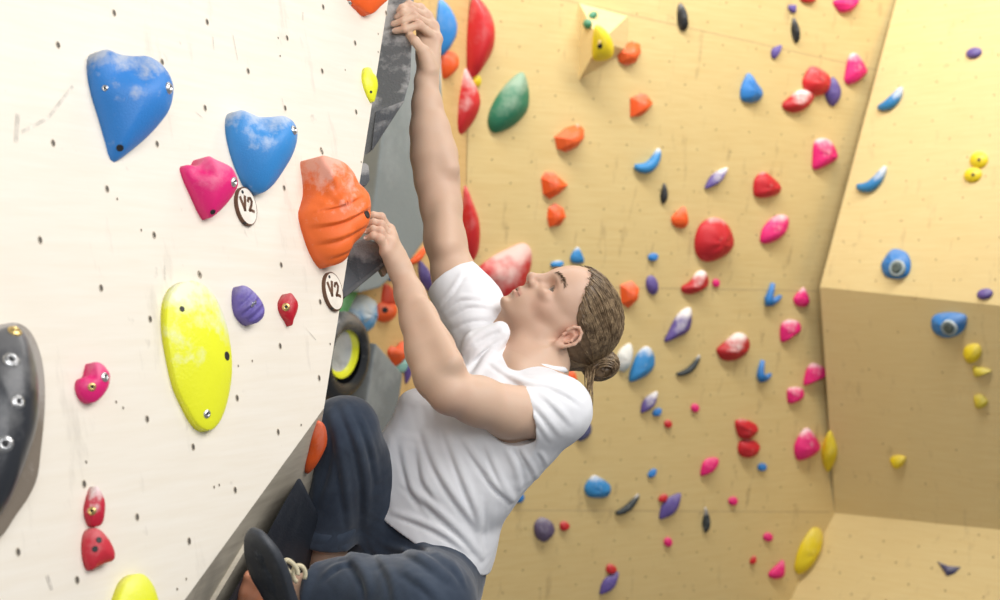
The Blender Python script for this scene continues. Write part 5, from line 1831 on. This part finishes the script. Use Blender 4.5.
trousers = surf_obj('trousers', V, Q, m_navy, person, None, 1)
print('trousers', len(V))
for c_, d_, r_, w_ in ((cufR, dcR, .0605, .040), (cufL, dcL, .0495, .022)):
    u_, v_, n_ = frame_of(d_)
    prof = [(r_ * .93, .004), (r_ * 1.0, .003), (r_ * 1.05, -.004), (r_ * 1.06, -w_ * .5), (r_ * 1.04, -w_), (r_ * .96, -w_ - .003)]
    Vc, Fc = [], []
    seg = 40
    for q, (r, h) in enumerate(prof):
        for k in range(seg):
            a = 2 * math.pi * k / seg
            rr = r * (1 + .02 * math.sin(3 * a + q * .4) + .012 * math.sin(7 * a + q))
            Vc.append(c_ + d_ * (h + .003 * math.sin(2 * a)) + rr * (math.cos(a) * u_ + math.sin(a) * v_))
    for i in range(len(prof) - 1):
        for k in range(seg):
            a, b = i * seg + k, i * seg + (k + 1) % seg
            Fc.append((a, b, b + seg, a + seg))
    link('cuff', Vc, Fc, m_navy, trousers)

# ------------------------------------------------------------------ climbing shoes
m_upper = hold_mat('black_leather', (.028, .034, .045), .18, .5, 0, .3, .7, 20, .4, (.35, .38, .42))
m_sole = hold_mat('black_rubber_sole', (.040, .045, .055), .12, .45, 0, .1, .7, 20, .4, (.22, .23, .25))
m_loop = plain('straw_webbing', (.70, .62, .42), .7)


def shoe(heel, toe, sole_n, ankle, label, loops=()):
    ax = nrm(toe - heel)
    Ln = np.linalg.norm(toe - heel)
    sn = nrm(sole_n - ax * np.dot(sole_n, ax))
    wd = np.cross(ax, sn)
    def q(a, w, h):
        return heel + ax * a * Ln + wd * w - sn * h
    up = Field([('u', 0, Cone(q(.10, 0, .026), q(.55, 0, .030), .034, .040, sn, 1.1)), ('u', .03, Cone(q(.55, 0, .026), q(.80, .006, .020), .042, .034, sn, 1.4)),
                ('u', .02, Cone(q(.80, .006, .018), q(.93, .010, .013), .033, .022, sn, 1.5)), ('u', .03, Cone(q(.12, 0, .03), q(.10, 0, .075), .036, .038)),
                ('u', .03, Cone(q(.14, 0, .06), q(.42, 0, .05), .036, .030)),
                ('d', 0, Fn(waves(.0016, 95, 4), heel, 1)), ('i', .004, Half(q(.5, 0, -.004), -sn * -1.0)),
                ('s', .003, Cone(q(.15, 0, .06), q(.17, 0, .13), .027, .040))])
    V, Q = surface(up, .0028)
    o = surf_obj('climbing_shoe', V, Q, m_upper, person, None, 1)
    # sole: asymmetric footprint slab
    fp = [(-.02, .006), (.0, .026), (.12, .033), (.30, .034), (.48, .040), (.64, .047), (.80, .046), (.93, .034), (1.02, .016), (1.0, -.004), (.90, -.022), (.74, -.036), (.58, -.042), (.42, -.037), (.25, -.034), (.10, -.033), (.0, -.024), (-.02, -.008)]
    rg = spline(fp, 60)
    Vs, lay = [], []
    for sc_, h in ((.93, .010), (1.0, .006), (1.02, 0.0), (1.0, -.005), (.95, -.0075), (.6, -.0085), (.3, -.009)):
        lay.append(len(Vs))
        for a, w in rg:
            Vs.append(q(.5 + (a - .5) * sc_, .003 + (w - .003) * sc_, h + .012 * max(0, .2 - a) + .010 * max(0, a - .75)))
    Fs = []
    for l0, l1 in zip(lay[:-1], lay[1:]):
        for k in range(60):
            Fs.append((l0 + k, l0 + (k + 1) % 60, l1 + (k + 1) % 60, l1 + k))
    Fs += [tuple(lay[-1] + k for k in range(60)), tuple(lay[0] + k for k in range(59, -1, -1))]
    s_o = link('sole', Vs, Fs, m_sole, o)
    fix_normals(s_o)
    for c, e1, e2 in loops:
        pts = [c + e1 * (.011 * math.cos(t)) + e2 * (.015 * math.sin(t)) for t in np.linspace(-.9, math.pi + .9, 16)]
        Vl, Fl = tube(pts, .0042, 6)
        link('pull_loop', Vl, Fl, m_loop, o)
    return tag(o, label)


shoe(P(297, 636, 2.37), P(249, 532, 2.30), np.array([-.62, -.76, .10]), anL, None,
     [(P(291, 568, 2.36), nrm([.8, .4, -.3]), nrm([-.35, -.2, .9])), (P(299, 574, 2.39), nrm([.85, .3, .3]), nrm([-.2, -.2, .95]))])
shoe(anR + np.array([.04, .10, -.09]), anR + np.array([-.16, .02, -.12]), np.array([-.3, .1, -.95]), anR, None)
# ------------------------------------------------------------------ light, camera
def area(name, loc, target, size, size_y, power, col):
    l = bpy.data.lights.new(name, 'AREA')
    l.shape = 'RECTANGLE'
    l.size, l.size_y = size, size_y
    l.energy = power
    l.color = col
    o = bpy.data.objects.new(name, l)
    COL.objects.link(o)
    o.location = loc
    o.rotation_euler = (Vector(target) - Vector(loc)).to_track_quat('-Z', 'Y').to_euler()
    return o


area('ceiling_or_fill_lamp', (1.2, 4.7, 4.9), (1.1, 6.8, 2.1), 4.5, .6, 200, (1.0, .97, .91))
area('ceiling_or_fill_lamp', (1.3, 1.6, 3.2), (-0.6, 2.3, 1.8), 2.0, 1.2, 55, (1.0, .98, .96))
area('ceiling_or_fill_lamp', (0.9, -1.0, 3.0), (-0.1, 2.9, 1.4), 2.6, 1.4, 58, (.97, .98, 1.0))  # added fill lamp near the camera, brightens the shirt's shaded front
w = bpy.data.worlds.new('hall_daylight')
bpy.context.scene.world = w
w.use_nodes = True
nt = w.node_tree
bg = nt.nodes['Background']
bg.inputs['Strength'].default_value = 0.18
bg.inputs['Color'].default_value = (.95, .98, 1.0, 1)

cam = bpy.data.cameras.new('camera')
cam.lens = 50.4
cam.sensor_width = 36
cam.clip_start = 0.05
cam.dof.use_dof = True
cam.dof.focus_distance = 2.85
cam.dof.aperture_fstop = 4.0
co = bpy.data.objects.new('camera', cam)
COL.objects.link(co)
co.location = CAM
co.rotation_euler = (math.pi / 2, 0, 0)
sc = bpy.context.scene
sc.camera = co
sc.view_settings.view_transform = 'Standard'
sc.view_settings.look = 'None'
sc.view_settings.gamma = 1
sc.view_settings.exposure = 0.0
sc.view_settings.use_curve_mapping = False
